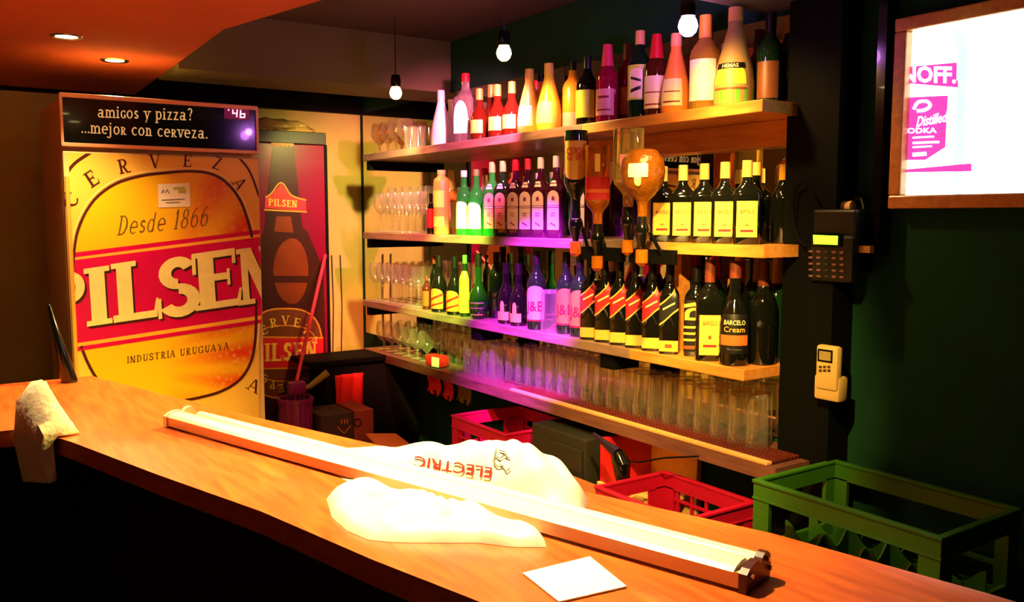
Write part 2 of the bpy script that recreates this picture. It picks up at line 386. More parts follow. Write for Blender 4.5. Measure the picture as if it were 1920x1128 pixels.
bulb_lamp(1.70, 1.692, 2.096, 2.205, 'violet glowing bulb nearest the camera among the coloured bulbs', 16, ('violet', (225, 130, 255)),
          [((1.93, 1.75, 1.8), 6, (1, .55, .12), 130), ((1.9, 2.2, 2.4), 5, (.7, .2, 1), 120)])
def added_can_spot(x, y, label, aim, power, color, angle):  # cans added out of view to cast the coloured zones on the shelves
    t = thing('added_can_spotlight', label, 'spotlight', (x, y, ZC-.10), 0, 'added coloured can spotlights under the dark ceiling')
    d = (Vector(aim)-Vector((x, y, ZC-.10))).normalized(); q = d.to_track_quat('-Z', 'Y').to_matrix()
    bm = bmesh.new(); lathe(bm, [(0, .06), (.03, .06), (.035, .05), (.035, -.05), (.032, -.05), (.032, -.03)], 18)
    for v in bm.verts: v.co = q @ v.co
    obj('can', bm, M_black, t, True)
    bm = bmesh.new(); lathe(bm, [(0, -.031), (.031, -.031)], 18)
    for v in bm.verts: v.co = q @ v.co
    obj('lens', bm, mat('spot_lens_%d%d%d' % tuple(int(c*9) for c in color), tuple(int(255*c) for c in color), .3, emit=5, vary=0), t)
    bm = bmesh.new(); tube(bm, [(0, 0, .03), (0, 0, .10)], .008); obj('stem', bm, M_black, t)
    spot('added_can_lamp', Vector((x, y, ZC-.10))+d*.055, aim, power, color, angle, .7, .03)
added_can_spot(1.15, 1.95, 'added violet can spotlight under the dark ceiling aimed at the gin bottles', (1.93, 2.72, 1.24), 800, (.72, .03, 1), 25)
added_can_spot(1.10, 2.25, 'added lime can spotlight under the dark ceiling aimed at the green bottles', (1.93, 3.33, 1.34), 560, (.60, 1, .10), 19)
added_can_spot(1.03, 2.50, 'added red can spotlight under the dark ceiling aimed at the far glasses', (1.93, 3.90, 1.25), 170, (1, .20, .09), 28)
added_can_spot(1.30, 1.45, 'added amber can spotlight under the dark ceiling aimed at the rum bottles', (1.93, 2.0, 1.56), 130, (1, .58, .12), 46)
downlight(.86, .95, 'added tilted downlight in the soffit aimed at the tumblers', 210, (1, .66, .16), aim=(2.0, 2.05, .98), angle=44)  # extra lamp added to brighten the glasses on the lowest shelf

# ---------------------------------------------------------------- bar counter
bar = thing('bar_counter', 'long orange varnished wooden bar counter with a black front', 'bar counter', (.6, 1.5, 0))
def rel(o, p): return Vector(p)-o.location
inner = [(.442, 3.03), (.681, 2.155), (.90, 1.49), (1.102, .888), (1.16, .58), (1.22, .1), (1.25, -.5)]
outer = [(.93, -.5), (.75, .3), (.576, .969), (.529, 1.146), (.462, 1.449), (.364, 1.776), (.262, 2.146), (.20, 2.36), (-1.6, 2.36), (-1.6, 3.03)]
bm = bmesh.new(); prism(bm, inner+outer, 1.06, 1.10)
bmesh.ops.bevel(bm, geom=[e for e in bm.edges if abs(e.verts[0].co.z-e.verts[1].co.z) < 1e-5], offset=.012, segments=3, affect='EDGES', profile=.5)
for v in bm.verts: v.co = rel(bar, v.co)
obj('worktop', bm, M_bar, bar, True, 50)
bm = bmesh.new(); n = Vector((.08, .02))
prism(bm, [(.36, 2.95), (.60, 2.12), (1.03, .86), (1.15, -.45), (1.0, -.45), (.66, .97), (.55, 1.45), (.35, 2.15), (.29, 2.45), (-1.5, 2.45), (-1.5, 2.95)], 0, 1.06)
for v in bm.verts: v.co = rel(bar, v.co)
obj('front_panel', bm, M_barpanel, bar)
bm = bmesh.new()
bp_ = [(.3605, 2.95), (.6005, 2.12), (1.0305, .86), (1.1505, -.45)]
prism(bm, bp_+[(x+.012, y) for x, y in bp_[::-1]], .02, 1.058)
for v in bm.verts: v.co = rel(bar, v.co)
obj('service_side_panel', bm, mat('honey_panel', (215, 150, 70), .5), bar)

# fluorescent batten on the bar
ZB = 1.10
a, b = Vector((.466, 2.178)), Vector((.889, .757)); ax = (b-a).normalized(); pr = Vector((-ax.y, ax.x))   # pr points to the inner side
if pr.x < 0: pr = -pr
L = (b-a).length
fx = thing('fluorescent_batten', 'long white twin fluorescent light batten lying along the bar', 'light fitting', (a.x, a.y, ZB), math.atan2(ax.y, ax.x))
sgn = 1 if (Matrix.Rotation(math.atan2(ax.y, ax.x), 2) @ Vector((0, 1))).dot(pr) > 0 else -1
def fxp(bm, prof, x0, x1):
    A = [bm.verts.new((x0, sgn*y, z)) for y, z in prof]; B = [bm.verts.new((x1, sgn*y, z)) for y, z in prof]
    bm.faces.new(A); bm.faces.new(B[::-1])
    for i in range(len(prof)):
        j = (i+1) % len(prof); bm.faces.new((A[i], A[j], B[j], B[i]))
Z0 = .004
M_metal = mat('white_enamel', (222, 214, 192), .3, vary=.02)
bm = bmesh.new(); fxp(bm, [(.003, Z0), (.075, Z0), (.075, .020), (.046, .020), (.042, .026), (.003, .026)], .015, L-.012); obj('housing', bm, mat('bounce_tinted_enamel', (225, 190, 140), .3, vary=.02), fx)  # warm bounce off the bar put into the colour of the white housing
bm = bmesh.new(); fxp(bm, [(0, .0262), (.008, .031), (.024, .035), (.036, .035), (.042, .031), (.042, .0262)], .012, L-.02); obj('front_diffuser', bm, M_metal, fx)
bm = bmesh.new(); fxp(bm, [(.046, .0202)]+[(.061+.015*math.cos(R(k)), .025+.011*math.sin(R(k))) for k in range(190, -10, -20)]+[(.076, .0202)], .06, L-.006); obj('tube', bm, M_metal, fx, True, 50)
cap_p = [(-.002, 0), (-.001, .027), (.008, .033), (.024, .037), (.038, .037), (.043, .030), (.048, .036), (.056, .041), (.066, .041), (.075, .034), (.078, .018), (.074, 0)]
M_cap = mat('dark_red_end_cap', (60, 14, 16), .35)
bm = bmesh.new(); fxp(bm, cap_p, L-.012, L); ec = obj('end_cap', bm, M_cap, fx)
for y, z in [(.008, .024), (.062, .031), (.070, .016)]:
    bm = bmesh.new(); tube(bm, [(L-.001, sgn*y, z), (L+.005, sgn*y, z)], .0035, 10); obj('screw', bm, M_chrome, ec)
bm = bmesh.new(); fxp(bm, cap_p, 0, .014); obj('end_cap', bm, M_metal, fx)

# plastic bag under the batten
M_bag = mat('white_plastic_bag', (226, 222, 200), .35, vary=.03, scale=15, bump=.15)
def flat(px, py, z=ZB): p = at(px, py, 2, z); return Vector((p.x, p.y))
def bs(al, s): q = a+ax*al+pr*s; return Vector((q.x, q.y))
outl = [flat(*p) for p in [(612, 935), (640, 908), (668, 912)]] + [bs(*p) for p in [(.47, .05), (.46, .10), (.50, .15), (.60, .185), (.75, .215), (.95, .228), (1.06, .215), (1.11, .175), (1.128, .12), (1.125, .05), (1.115, 0)]] + \
       [flat(*p) for p in [(1030, 1026), (960, 1026), (900, 1018), (820, 1018), (740, 1017), (690, 1012), (650, 995), (622, 970)]]
cen = flat(850, 945)
def radial(th):
    d = Vector((math.cos(th), math.sin(th))); best = .02
    for i in range(len(outl)):
        p, q = outl[i]-cen, outl[(i+1) % len(outl)]-cen; e = q-p
        den = d.x*e.y-d.y*e.x
        if abs(den) < 1e-9: continue
        t = (p.x*e.y-p.y*e.x)/den; u = (p.x*d.y-p.y*d.x)/den
        if t > 0 and -1e-6 <= u <= 1+1e-6: best = max(best, t)
    return best
def bag_h(p, rho, th):
    s = (p-a).dot(pr)                         # across the batten
    al = (p-a).dot(ax)
    edge = max(0, 1-rho**5.0)**.6
    if s > .04:
        hr = np.interp(al, [.45, .55, .67, .82, .90, 1.0, 1.05, 1.10, 1.13], [.004, .018, .042, .068, .086, .094, .082, .055, .02])
        h = float(hr)*math.sin(PI*min(1, max(0, (s-.082)/.15)))**.6
    else: h = .027*min(1, max(0, -.006-s)/float(np.interp(al, [.6, .85, 1.0], [.045, .03, .012])))**.7 if s < -.006 else 0
    wr = .006*math.sin(al*47+3*math.sin(s*40))+.004*math.sin(s*75+al*30)+.003*math.sin(th*17)
    return .0035*min(1, (1-rho)*9) + edge*h*(1+wr*(4 if s > .04 else 9)) + (wr*.5*edge if h > .01 else 0)
bm = bmesh.new(); NT, NR = 150, 44; rings = []
bagloc = Vector((cen.x, cen.y, ZB))
for j in range(NR+1):
    rho = j/NR; ring = []
    for i in range(NT):
        th = 2*PI*i/NT; p = cen+Vector((math.cos(th), math.sin(th)))*radial(th)*rho
        ring.append(bm.verts.new((p.x-cen.x, p.y-cen.y, .0006+max(0, bag_h(p, rho, th)))))
        if j == 0: break
    rings.append(ring)
for i in range(NT): bm.faces.new((rings[0][0], rings[1][i], rings[1][(i+1) % NT]))
for A, B in zip(rings[1:], rings[2:]):
    for i in range(NT): bm.faces.new((A[i], B[i], B[(i+1) % NT], A[(i+1) % NT]))
bmesh.ops.smooth_vert(bm, verts=[v for r_ in rings[:-1] for v in r_ if v.co.z > .006], factor=.5, use_axis_z=True)
bag = thing('plastic_bag', 'crumpled white plastic bag with upside-down red lettering under the batten', 'plastic bag', bagloc)
bt = BVHTree.FromBMesh(bm); obj('bag_body', bm, M_bag, bag, True, 180)
def on_bag(px, py):
    o = Vector((0, 0, 1.6))-bagloc; hit = bt.ray_cast(o, ray(px, py).normalized())
    return None if hit[0] is None else hit[0]+Vector((-.0015, -.001, .0035))
bm = bmesh.new()
# the word runs upside down from the right: start (925, 905) to (778, 868)
def bag_word(s, p0, p1, h):
    V, F = plain_text(s, .012); wd = max(x for x, y in V); vs = []
    d = Vector(p1)-Vector(p0); nrm = Vector((-d.y, d.x)).normalized()
    if nrm.y < 0: nrm = -nrm
    tmp = bmesh.new(); tv = [tmp.verts.new((x, y, 0)) for x, y in V]
    for q in F:
        try: tmp.faces.new([tv[i] for i in q])
        except Exception: pass
    bmesh.ops.triangulate(tmp, faces=tmp.faces[:])
    for _ in range(3):
        bmesh.ops.subdivide_edges(tmp, edges=[e for e in tmp.edges if e.calc_length() > .08], cuts=1); bmesh.ops.triangulate(tmp, faces=tmp.faces[:])
    for fc in tmp.faces:
        ps = []
        for v in fc.verts:
            q = Vector(p0)+d*(v.co.x/wd)+nrm*(v.co.y/.72*h); ps.append(on_bag(q.x, q.y))
        if all(p is not None for p in ps):
            try: bm.faces.new([bm.verts.new(p) for p in ps])
            except Exception: pass
    tmp.free()
bag_word('ELECTRIC', (926, 880), (779, 857), 21)
obj('lettering', bm, mat('faded_red_print', (185, 40, 35), .5), bag)
bm = bmesh.new()
for ln in [[(932, 843), (928, 855), (938, 862), (946, 856), (956, 861)], [(928, 858), (926, 868), (934, 878), (944, 876)], [(938, 872), (950, 886), (957, 880)], [(936, 846), (948, 850), (951, 858)]]:
    ps = [on_bag(*p) for p in ln]; ps = [p for p in ps if p]
    if len(ps) > 1: tube(bm, ps, .0011, 5)
obj('doodle', bm, mat('grey_green_print', (95, 100, 50), .5), bag)

# card on the bar
bm = bmesh.new(); prism(bm, [flat(*p) for p in [(980, 1077), (1106, 1046), (1175, 1102), (1048, 1131)]], ZB+.0006, ZB+.003)
tag(obj('paper_card', bm, mat('white_card', (240, 238, 228), .5)), 'blank white card lying on the bar beside the batten', 'card')

# things at the far left end of the bar
bp = at(131, 716, 2, ZB)
bm = bmesh.new(); lathe(bm, [(0, 0), (.022, 0), (.024, .006), (.012, .13), (.005, .235), (0, .24)], 20)
for v in bm.verts: v.co.x -= v.co.z*.22
o = tag(obj('tapered_stand', bm, M_blackgl, None, True), 'black tapered stand leaning left on the far left end of the bar', 'stand'); o.location = (bp.x, bp.y, ZB+.0005); o.rotation_euler.z = -YAW
bm = bmesh.new()
e0, ed, en = Vector((.246, 2.20)), Vector((-.28, .96)), Vector((-.96, -.28))      # outer edge of the bar and its outward normal
rows = []
for i in range(13):
    u = i/12*.145; hgt = .012+.10*min(1, u/.11)**.8
    q = [(.045, ZB+.001), (.04, ZB+.5*hgt), (.02, ZB+hgt), (-.0, ZB+hgt*.97), (-.035, ZB+hgt*.6), (-.042-.02*u, ZB-.02), (-.03, ZB-.10-.18*u), (-.012, ZB-.10-.18*u), (-.016, ZB-.01), (-.004, ZB+.003)]
    rows.append([bm.verts.new((e0.x+ed.x*u-en.x*d+.0, e0.y+ed.y*u-en.y*d, z+.004*abs(math.sin(i*1.7+k)))) for k, (d, z) in enumerate(q)])
for A, B in zip(rows, rows[1:]):
    for k in range(len(A)): k2 = (k+1) % len(A); bm.faces.new((A[k], A[k2], B[k2], B[k]))
bm.faces.new(rows[0]); bm.faces.new(rows[-1][::-1])
tag(obj('folded_towel', bm, mat('pale_towel', (225, 215, 190), .9, bump=.3, scale=60), None, True, 60), 'pale folded towel bunched over the left outer edge of the bar', 'towel')

# ---------------------------------------------------------------- beer fridge
YF = 3.56
fr = thing('beer_fridge', 'tall beer fridge with a yellow door print and black header', 'fridge', (.81, YF+.3, 0))
def loc(o, p): return Vector(p)-o.location
def fobj(name, bm, m, par=fr, smooth=False):
    root = par
    while root.parent: root = root.parent
    for v in bm.verts: v.co -= root.location
    return obj(name, bm, m, par, smooth)
XL, XR = .452, 1.166
M_cream = mat('cream_enamel', (225, 190, 120), .4)
bm = bmesh.new(); box(bm, (XL, YF+.05, .08), (XR, YF+.62, 2.035), bevel=.008); fobj('body', bm, M_cream)
bm = bmesh.new(); box(bm, (XL+.03, YF+.07, 0), (XR-.03, YF+.6, .08)); fobj('plinth', bm, M_black)
bm = bmesh.new(); box(bm, (XL, YF+.008, 1.865), (XR, YF+.05, 2.04), bevel=.004); hd = fobj('header_sign', bm, mat('black_header_panel', (12, 20, 18), .12, coat=.5))
bm = bmesh.new()
for z0, z1 in [(2.030, 2.046), (1.855, 1.869)]: box(bm, (XL-.002, YF-.002, z0), (XR+.002, YF+.05, z1), bevel=.003)
box(bm, (XR-.006, YF-.001, 1.86), (XR+.003, YF+.05, 2.04)); box(bm, (XL-.003, YF-.001, 1.86), (XL+.006, YF+.05, 2.04))
fobj('header_frame', bm, mat('pinkish_trim', (235, 175, 130), .3), hd)
bm = bmesh.new(); box(bm, (XL, YF+.002, .10), (XR, YF+.05, 1.838), bevel=.004); dr = fobj('door', bm, M_cream)
def at_door(px, py, lift=0): p = at(px, py, 1, YF); return Vector((p.x, YF-.0008-lift, p.z))
def at_head(px, py, lift=0): p = at(px, py, 1, YF+.008); return Vector((p.x, YF+.007-lift, p.z))
def pxword(bm, text, bl, right, up, f, w=.18, t=.07, gap=.06, shear=0):
    """serif word: bl pixel of the baseline start, right = pixel vector of the whole width, up = pixel vector of the cap height"""
    P, wd = word(text, w, t, gap, shear)
    faces(bm, P, lambda x, y: f(bl[0]+right[0]*x/wd+up[0]*y, bl[1]+right[1]*x/wd+up[1]*y))
M_headtxt = mat('cream_header_lettering', (225, 190, 120), .4, emit=.25)
bm = bmesh.new(); pxword(bm, 'amigos y pizza?', (183, 220), (179, 6), (0, -23), at_head, .17, .09); fobj('lettering', bm, M_headtxt, hd)
bm = bmesh.new(); pxword(bm, '...mejor con cerveza.', (152, 249), (238, 11), (0, -23), at_head, .17, .09); fobj('lettering', bm, M_headtxt, hd)
# temperature display 4.6
bm = bmesh.new()
faces(bm, [[(420, 199), (467, 203), (467, 226), (420, 222)]], lambda x, y: at_head(x, y, .001)); dsp = fobj('temperature_display', bm, mat('dark_red_display', (95, 8, 40), .3, emit=.35), hd)
bm = bmesh.new()
SEG = {'a': ((0, 1), (1, 1)), 'b': ((1, 1), (1, .5)), 'c': ((1, .5), (1, 0)), 'd': ((0, 0), (1, 0)), 'e': ((0, .5), (0, 0)), 'f': ((0, 1), (0, .5)), 'g': ((0, .5), (1, .5))}
def seven(bm, x, y, wd, h, segs, th, f):
    for s in segs:
        (x0, y0), (x1, y1) = SEG[s]; P0 = Vector((x+x0*wd+.22*y0*wd*.5, y-y0*h)); P1 = Vector((x+x1*wd+.22*y1*wd*.5, y-y1*h)); d = (P1-P0).normalized()*th; nn = Vector((-d.y, d.x))
        P0 -= d*.5; P1 += d*.5
        faces(bm, [[P0+nn, P0-nn, P1-nn, P1+nn]], lambda x, y: f(x, y, .002))
seven(bm, 435.5, 219, 8, 13, 'fgbc', 1.2, at_head); seven(bm, 450, 220, 8, 13, 'fgedc', 1.2, at_head)
faces(bm, [[(427, 205), (429.5, 205), (429.5, 207.5), (427, 207.5)]], lambda x, y: at_head(x, y, .002))
fobj('digits', bm, mat('glowing_pink_digits', (255, 150, 200), .3, emit=1.6, vary=0), dsp)
# door print
def m_print():
    m = bpy.data.materials.new('beer_door_print'); m.use_nodes = True; nt = m.node_tree; p = nt.nodes['Principled BSDF']
    tc = nt.nodes.new('ShaderNodeTexCoord'); sp = nt.nodes.new('ShaderNodeSeparateXYZ'); nt.links.new(tc.outputs['Object'], sp.inputs[0])
    def math_(op, a, b=None, c=None):
        n = nt.nodes.new('ShaderNodeMath'); n.operation = op
        for i, v in enumerate((a, b, c)):
            if v is None: continue
            if isinstance(v, (int, float)): n.inputs[i].default_value = v
            else: nt.links.new(v, n.inputs[i])
        return n.outputs[0]
    # object space: x -.36..+.36, z 0..2 (origin at the floor in the middle of the fridge)
    x = sp.outputs['X']; z = math_('SUBTRACT', sp.outputs['Z'], 1.02)
    ang = math_('ARCTAN2', z, math_('ADD', x, .25))
    rays = math_('MULTIPLY_ADD', math_('SINE', math_('MULTIPLY', ang, 26)), .5, .5)
    vor = nt.nodes.new('ShaderNodeTexVoronoi'); vor.inputs['Scale'].default_value = 42; nt.links.new(tc.outputs['Object'], vor.inputs['Vector'])
    drop = math_('LESS_THAN', vor.outputs['Distance'], .34)
    nz = nt.nodes.new('ShaderNodeTexNoise'); nz.inputs['Scale'].default_value = 5; nt.links.new(tc.outputs['Object'], nz.inputs['Vector'])
    sweep = nt.nodes.new('ShaderNodeMapRange'); sweep.inputs['From Min'].default_value = -.05; sweep.inputs['From Max'].default_value = .27
    nt.links.new(math_('MULTIPLY_ADD', nz.outputs['Fac'], .16, math_('SUBTRACT', x, .08)), sweep.inputs['Value'])
    k = math_('MULTIPLY', sweep.outputs['Result'], math_('MULTIPLY_ADD', rays, .75, .25))
    mx = nt.nodes.new('ShaderNodeMix'); mx.data_type = 'RGBA'; mx.inputs['A'].default_value = (*lin((240, 186, 20)), 1); mx.inputs['B'].default_value = (*lin((226, 62, 18)), 1)
    nt.links.new(k, mx.inputs['Factor'])
    m2 = nt.nodes.new('ShaderNodeMix'); m2.data_type = 'RGBA'; m2.inputs['B'].default_value = (*lin((246, 190, 90)), 1)
    nt.links.new(mx.outputs['Result'], m2.inputs['A']); nt.links.new(math_('MULTIPLY', math_('MULTIPLY', drop, .35), sweep.outputs['Result']), m2.inputs['Factor'])
    nt.links.new(m2.outputs['Result'], p.inputs['Base Color']); p.inputs['Roughness'].default_value = .3
    return m
M_print = m_print()
def art(name, polys, m, parent, lift, f=at_door, clip=None):
    bm = bmesh.new(); faces(bm, polys, lambda x, y: f(x, y, lift))
    if clip:
        for co, no in clip:
            g = list(bm.verts)+list(bm.edges)+list(bm.faces)
            bmesh.ops.bisect_plane(bm, geom=g, plane_co=co, plane_no=no, clear_outer=True)
    return fobj(name, bm, m, parent)
def strip(pts, wd):
    out = []; L_, R_ = [], []
    for i, p in enumerate(pts):
        d = Vector(pts[min(i+1, len(pts)-1)])-Vector(pts[max(i-1, 0)]); d.normalize(); nn = Vector((-d.y, d.x))*wd/2
        L_.append(Vector(p)+nn); R_.append(Vector(p)-nn)
    for i in range(len(pts)-1): out.append([L_[i], L_[i+1], R_[i+1], R_[i]])
    return out
def curve(pts, n=8):
    """Catmull-Rom through pixel points"""
    P = [Vector(pts[0])]+[Vector(p) for p in pts]+[Vector(pts[-1])]; out = []
    for i in range(1, len(P)-2):
        for k in range(n):
            t = k/n; p0, p1, p2, p3 = P[i-1:i+3]
            out.append(.5*((2*p1)+(p2-p0)*t+(2*p0-5*p1+4*p2-p3)*t*t+(3*p1-p0-3*p2+p3)*t**3))
    return out+[P[-2]]
clipd = [((XL+.018, 0, 0), (-1, 0, 0)), ((XR-.004, 0, 0), (1, 0, 0)), ((0, 0, 1.832), (0, 0, 1)), ((0, 0, .11), (0, 0, -1))]
clipd = [(Vector(c), Vector(n)) for c, n in clipd]
pw = art('door_print', [[(115, 283), (486, 294), (486, 1100), (115, 1100)]], mat('outer_yellow_print', (240, 192, 78), .32, vary=.12, scale=8), dr, 0, clip=clipd)
arch = curve([(138, 640), (136, 560), (139, 470), (150, 420), (176, 375), (215, 345), (262, 330), (310, 324), (358, 321), (396, 326), (424, 342), (447, 370), (460, 400), (472, 445), (478, 520), (480, 600), (474, 665), (455, 705), (425, 728), (385, 742), (330, 752), (260, 755), (215, 742), (184, 712), (165, 680), (152, 648)], 4)
bm = bmesh.new(); faces(bm, [[(x, y) for x, y in arch]], lambda x, y: at_door(x, y, .0006)); fobj('oval_print', bm, M_print, dr)
M_dk = mat('dark_brown_print', (70, 22, 10), .4)
art('oval_outline', strip(arch, 5), M_dk, dr, .0012, clip=clipd)
art('oval_outline', strip([p-Vector((0, 0)) for p in [Vector(q)+(Vector(q)-Vector((310, 540))).normalized()*6 for q in arch[:64]]], 3.2), mat('pale_gold_print', (248, 215, 130), .4), dr, .0010, clip=clipd)
art('corner_band', strip(curve([(112, 352), (122, 330), (140, 306), (172, 284)]), 6), M_dk, dr, .0006, clip=clipd)
art('corner_band', strip(curve([(440, 288), (462, 312), (474, 335), (486, 370)]), 4), M_dk, dr, .0006, clip=clipd)
bm = bmesh.new()
for ch, x, y, an, h in [('C', 132, 372, 52, 30), ('E', 172, 334, 33, 30), ('R', 232, 311, 12, 27), ('V', 291, 302, 3, 26), ('E', 352, 301, -4, 24), ('Z', 408, 306, -18, 24), ('A', 450, 345, -55, 24)]:
    P, wd = word(ch, .16, .07); c, s = math.cos(R(an)), math.sin(R(an))
    def f(u, v): u = (u-wd/2)*h*.95; v = v*h-h/2; return at_door(x+u*c-v*s, y-u*s-v*c, .001)
    faces(bm, P, f)
fobj('lettering', bm, M_dk, dr)
bm = bmesh.new(); pxword(bm, 'Desde 1866', (219, 441), (170, -18), (1, -36), at_door, .13, .05, .1, .22)
for v in bm.verts: v.co.y -= .0012
fobj('lettering', bm, mat('olive_print', (105, 80, 15), .5), dr)
M_redband = mat('crimson_band_print', (205, 2, 78), .3, vary=.12, scale=14)
art('red_band', [[(110, 491), (490, 444), (490, 591), (110, 648)], [(110, 477), (490, 430), (490, 438), (110, 486)], [(110, 655), (490, 598), (490, 605), (110, 663)]], M_redband, dr, .0014, clip=clipd)
art('gold_line', [[(110, 486), (490, 438), (490, 444), (110, 491)], [(110, 648), (490, 591), (490, 598), (110, 655)]], mat('gold_line_print', (245, 175, 50), .4), dr, .0014, clip=clipd)
# big brand word, letter by letter, with a drop shadow
bigP, shP = [], []
for ch, x0, y0, x1, h in [('P', 106, 622, 164, 108), ('I', 163, 612, 211, 108), ('L', 213, 605, 299, 110), ('S', 297, 598, 377, 110), ('E', 366, 583, 455, 107), ('N', 446, 573, 524, 105)]:
    P, A = glyph(ch, {'S': .20, 'P': .25, 'N': .24}.get(ch, .27), {'S': .12}.get(ch, .10))
    xs = [q[0] for pl_ in P for q in pl_]; mn, mxx = min(xs), max(xs)
    for pl_ in P:
        q2 = [(x0+(x1-x0)*(px-mn)/(mxx-mn)-7*py, y0-.145*(x1-x0)*(px-mn)/(mxx-mn)-h*py) for px, py in pl_]
        bigP.append(q2); shP.append([(px+4, py+4) for px, py in q2])
art('word_shadow', shP, mat('dark_olive_print', (60, 20, 8), .4), dr, .0018, clip=clipd)
art('brand_word', bigP, mat('pale_yellow_print', (244, 226, 140), .35), dr, .0024, clip=clipd)
bm = bmesh.new(); pxword(bm, 'INDUSTRIA URUGUAYA', (238, 681), (192, -27), (0, -13), at_door, .15, .08, .14)
for v in bm.verts: v.co.y -= .0012
fobj('lettering', bm, M_dk, dr)
bm = bmesh.new(); pxword(bm, 'A', (462, 728), (22, 12), (9, -22), at_door, .16, .07); fobj('lettering', bm, M_dk, dr)
st = art('sticker', [[(296, 345), (355, 343), (357, 387), (297, 389)]], mat('white_sticker', (240, 228, 205), .4), dr, .002)
bm = bmesh.new()
pxword(bm, 'M', (303, 361), (14, 0), (0, -8), lambda x, y: at_door(x, y, .0028)) if False else None
faces(bm, strip([(303, 362), (306, 355), (309, 361), (313, 355), (316, 362)], 2), lambda x, y: at_door(x, y, .0028))
fobj('logo', bm, mat('blue_grey_print', (50, 60, 90), .5), st)
bm = bmesh.new(); faces(bm, [[(325, 351), (346, 350), (346, 354), (325, 355)], [(334, 356), (348, 355), (348, 361), (334, 362)]], lambda x, y: at_door(x, y, .0028)); fobj('logo', bm, mat('lime_print', (170, 170, 50), .5), st)
bm = bmesh.new(); faces(bm, [[(303, 374), (346, 372), (346, 374), (303, 376)], [(310, 379), (338, 378), (338, 379.5), (310, 380.5)]], lambda x, y: at_door(x, y, .0028)); fobj('small_print', bm, LAB['grey'], st)
bm = bmesh.new(); box(bm, (XL+.002, YF-.012, .7), (XL+.016, YF+.004, 1.75), bevel=.004); fobj('door_handle', bm, mat('gold_edge_trim', (215, 165, 60), .35), dr)

# ---------------------------------------------------------------- slim cooler with a bottle print
YC = 4.22
sc = thing('bottle_print_cooler', 'slim red cooler with a big beer bottle print beside the beer fridge', 'cooler', (1.52, YC+.2, 0))
XA, XB = 1.30, 1.728
bm = bmesh.new(); box(bm, (XA, YC+.03, .0), (XB, YC+.45, 2.022), bevel=.006); fobj('body', bm, mat('dark_cooler_side', (40, 25, 22), .5), sc)
bm = bmesh.new(); box(bm, (XA, YC+.004, .06), (XB, YC+.03, 1.958), bevel=.003); cdoor = fobj('door', bm, mat('dark_red_poster', (112, 0, 42), .28, vary=.15, scale=7, coat=.2), sc)
bm = bmesh.new(); box(bm, (XB-.012, YC, .06), (XB+.004, YC+.03, 1.96), bevel=.002); fobj('door_edge', bm, M_black, cdoor)
bm = bmesh.new(); box(bm, (XA, YC, 1.96), (XB, YC+.03, 2.02), bevel=.003); fobj('top_panel', bm, mat('dark_green_panel', (24, 34, 24), .4), sc)
def at_c(px, py, lift=0): p = at(px, py, 1, YC+.004); return Vector((p.x, YC+.003-lift, p.z))
clipc = [(Vector((XA+.003, 0, 0)), Vector((-1, 0, 0))), (Vector((XB-.014, 0, 0)), Vector((1, 0, 0))), (Vector((0, 0, .08)), Vector((0, 0, -1)))]
rb = [(511, 275), (509, 300), (503, 350), (499, 395), (493, 435), (478, 470), (466, 505), (462, 560), (461, 640), (462, 760), (466, 1000)]
ctr = 531
def mirror_r(p, k): return (2*(ctr+ (4 if p[1] > 430 else 0))-p[0], p[1])
lft = curve(rb, 4); rgt = [Vector(mirror_r(p, 0)) for p in lft]
art('bottle_print', [[lft[i], lft[i+1], rgt[i+1], rgt[i]] for i in range(len(lft)-1)], mat('brown_bottle_print', (50, 18, 8), .3, vary=.5, scale=5), cdoor, .0006, at_c, clipc)
sh = [(548+30*math.cos(R(k))*(1 if math.cos(R(k)) > 0 else 1.2), 508+62*math.sin(R(k))) for k in range(0, 360, 15)]
art('bottle_sheen', [sh], mat('amber_bottle_print', (112, 46, 10), .3, vary=.5, scale=9), cdoor, .001, at_c, clipc)
art('neck_sheen', [[(519, 398), (544, 400), (550, 436), (514, 434)]], mat('amber_bottle_print', (112, 46, 10), .3, vary=.5, scale=9), cdoor, .001, at_c, clipc)
zz = [(507, 271)]+[(508+i*4.2, 273+(3 if i % 2 else -1)) for i in range(11)]+[(551, 272), (548, 263), (530, 260), (511, 262)]
art('crown_cap', [zz], mat('gold_cap_print', (190, 130, 30), .4), cdoor, .0012, at_c, clipc)
art('neck_label', [[(497, 372), (496, 390), (574, 395), (573, 377), (545, 368), (527, 344), (508, 366)]], LAB['red'], cdoor, .0014, at_c, clipc)
art('neck_label', strip(curve([(497, 370), (508, 363), (527, 342), (546, 366), (574, 375)], 4), 3)+strip([(495, 393), (575, 397)], 3), mat('gold_print', (200, 130, 30), .4), cdoor, .0016, at_c, clipc)
M_pgold = mat('pale_gold_lettering', (222, 178, 70), .4)
bm = bmesh.new(); pxword(bm, 'PILSEN', (503, 385), (54, 4), (0, -13), lambda x, y: at_c(x, y, .002), .24, .1); fobj('lettering', bm, M_pgold, cdoor)
ov = [(535+69*math.copysign(abs(math.cos(R(k)))**.7, math.cos(R(k))), 662-84*math.copysign(abs(math.sin(R(k)))**.7, math.sin(R(k)))) for k in range(0, 361, 8)]
art('body_label', [ov[:-1]], mat('brown_label_print', (98, 50, 16), .4, vary=.2), cdoor, .0014, at_c, clipc)
art('label_outline', strip(ov, 3)+strip([(535+(x-535)*.87, 662+(y-662)*.62) for x, y in ov], 2), mat('gold_print', (200, 130, 30), .4), cdoor, .0018, at_c, clipc)
art('red_band', [[(462, 632), (606, 634), (606, 688), (462, 690)]], LAB['red'], cdoor, .0022, at_c, clipc)
art('gold_line', strip([(462, 631), (606, 633)], 3)+strip([(462, 691), (606, 689)], 3), mat('gold_print', (200, 130, 30), .4), cdoor, .0024, at_c, clipc)
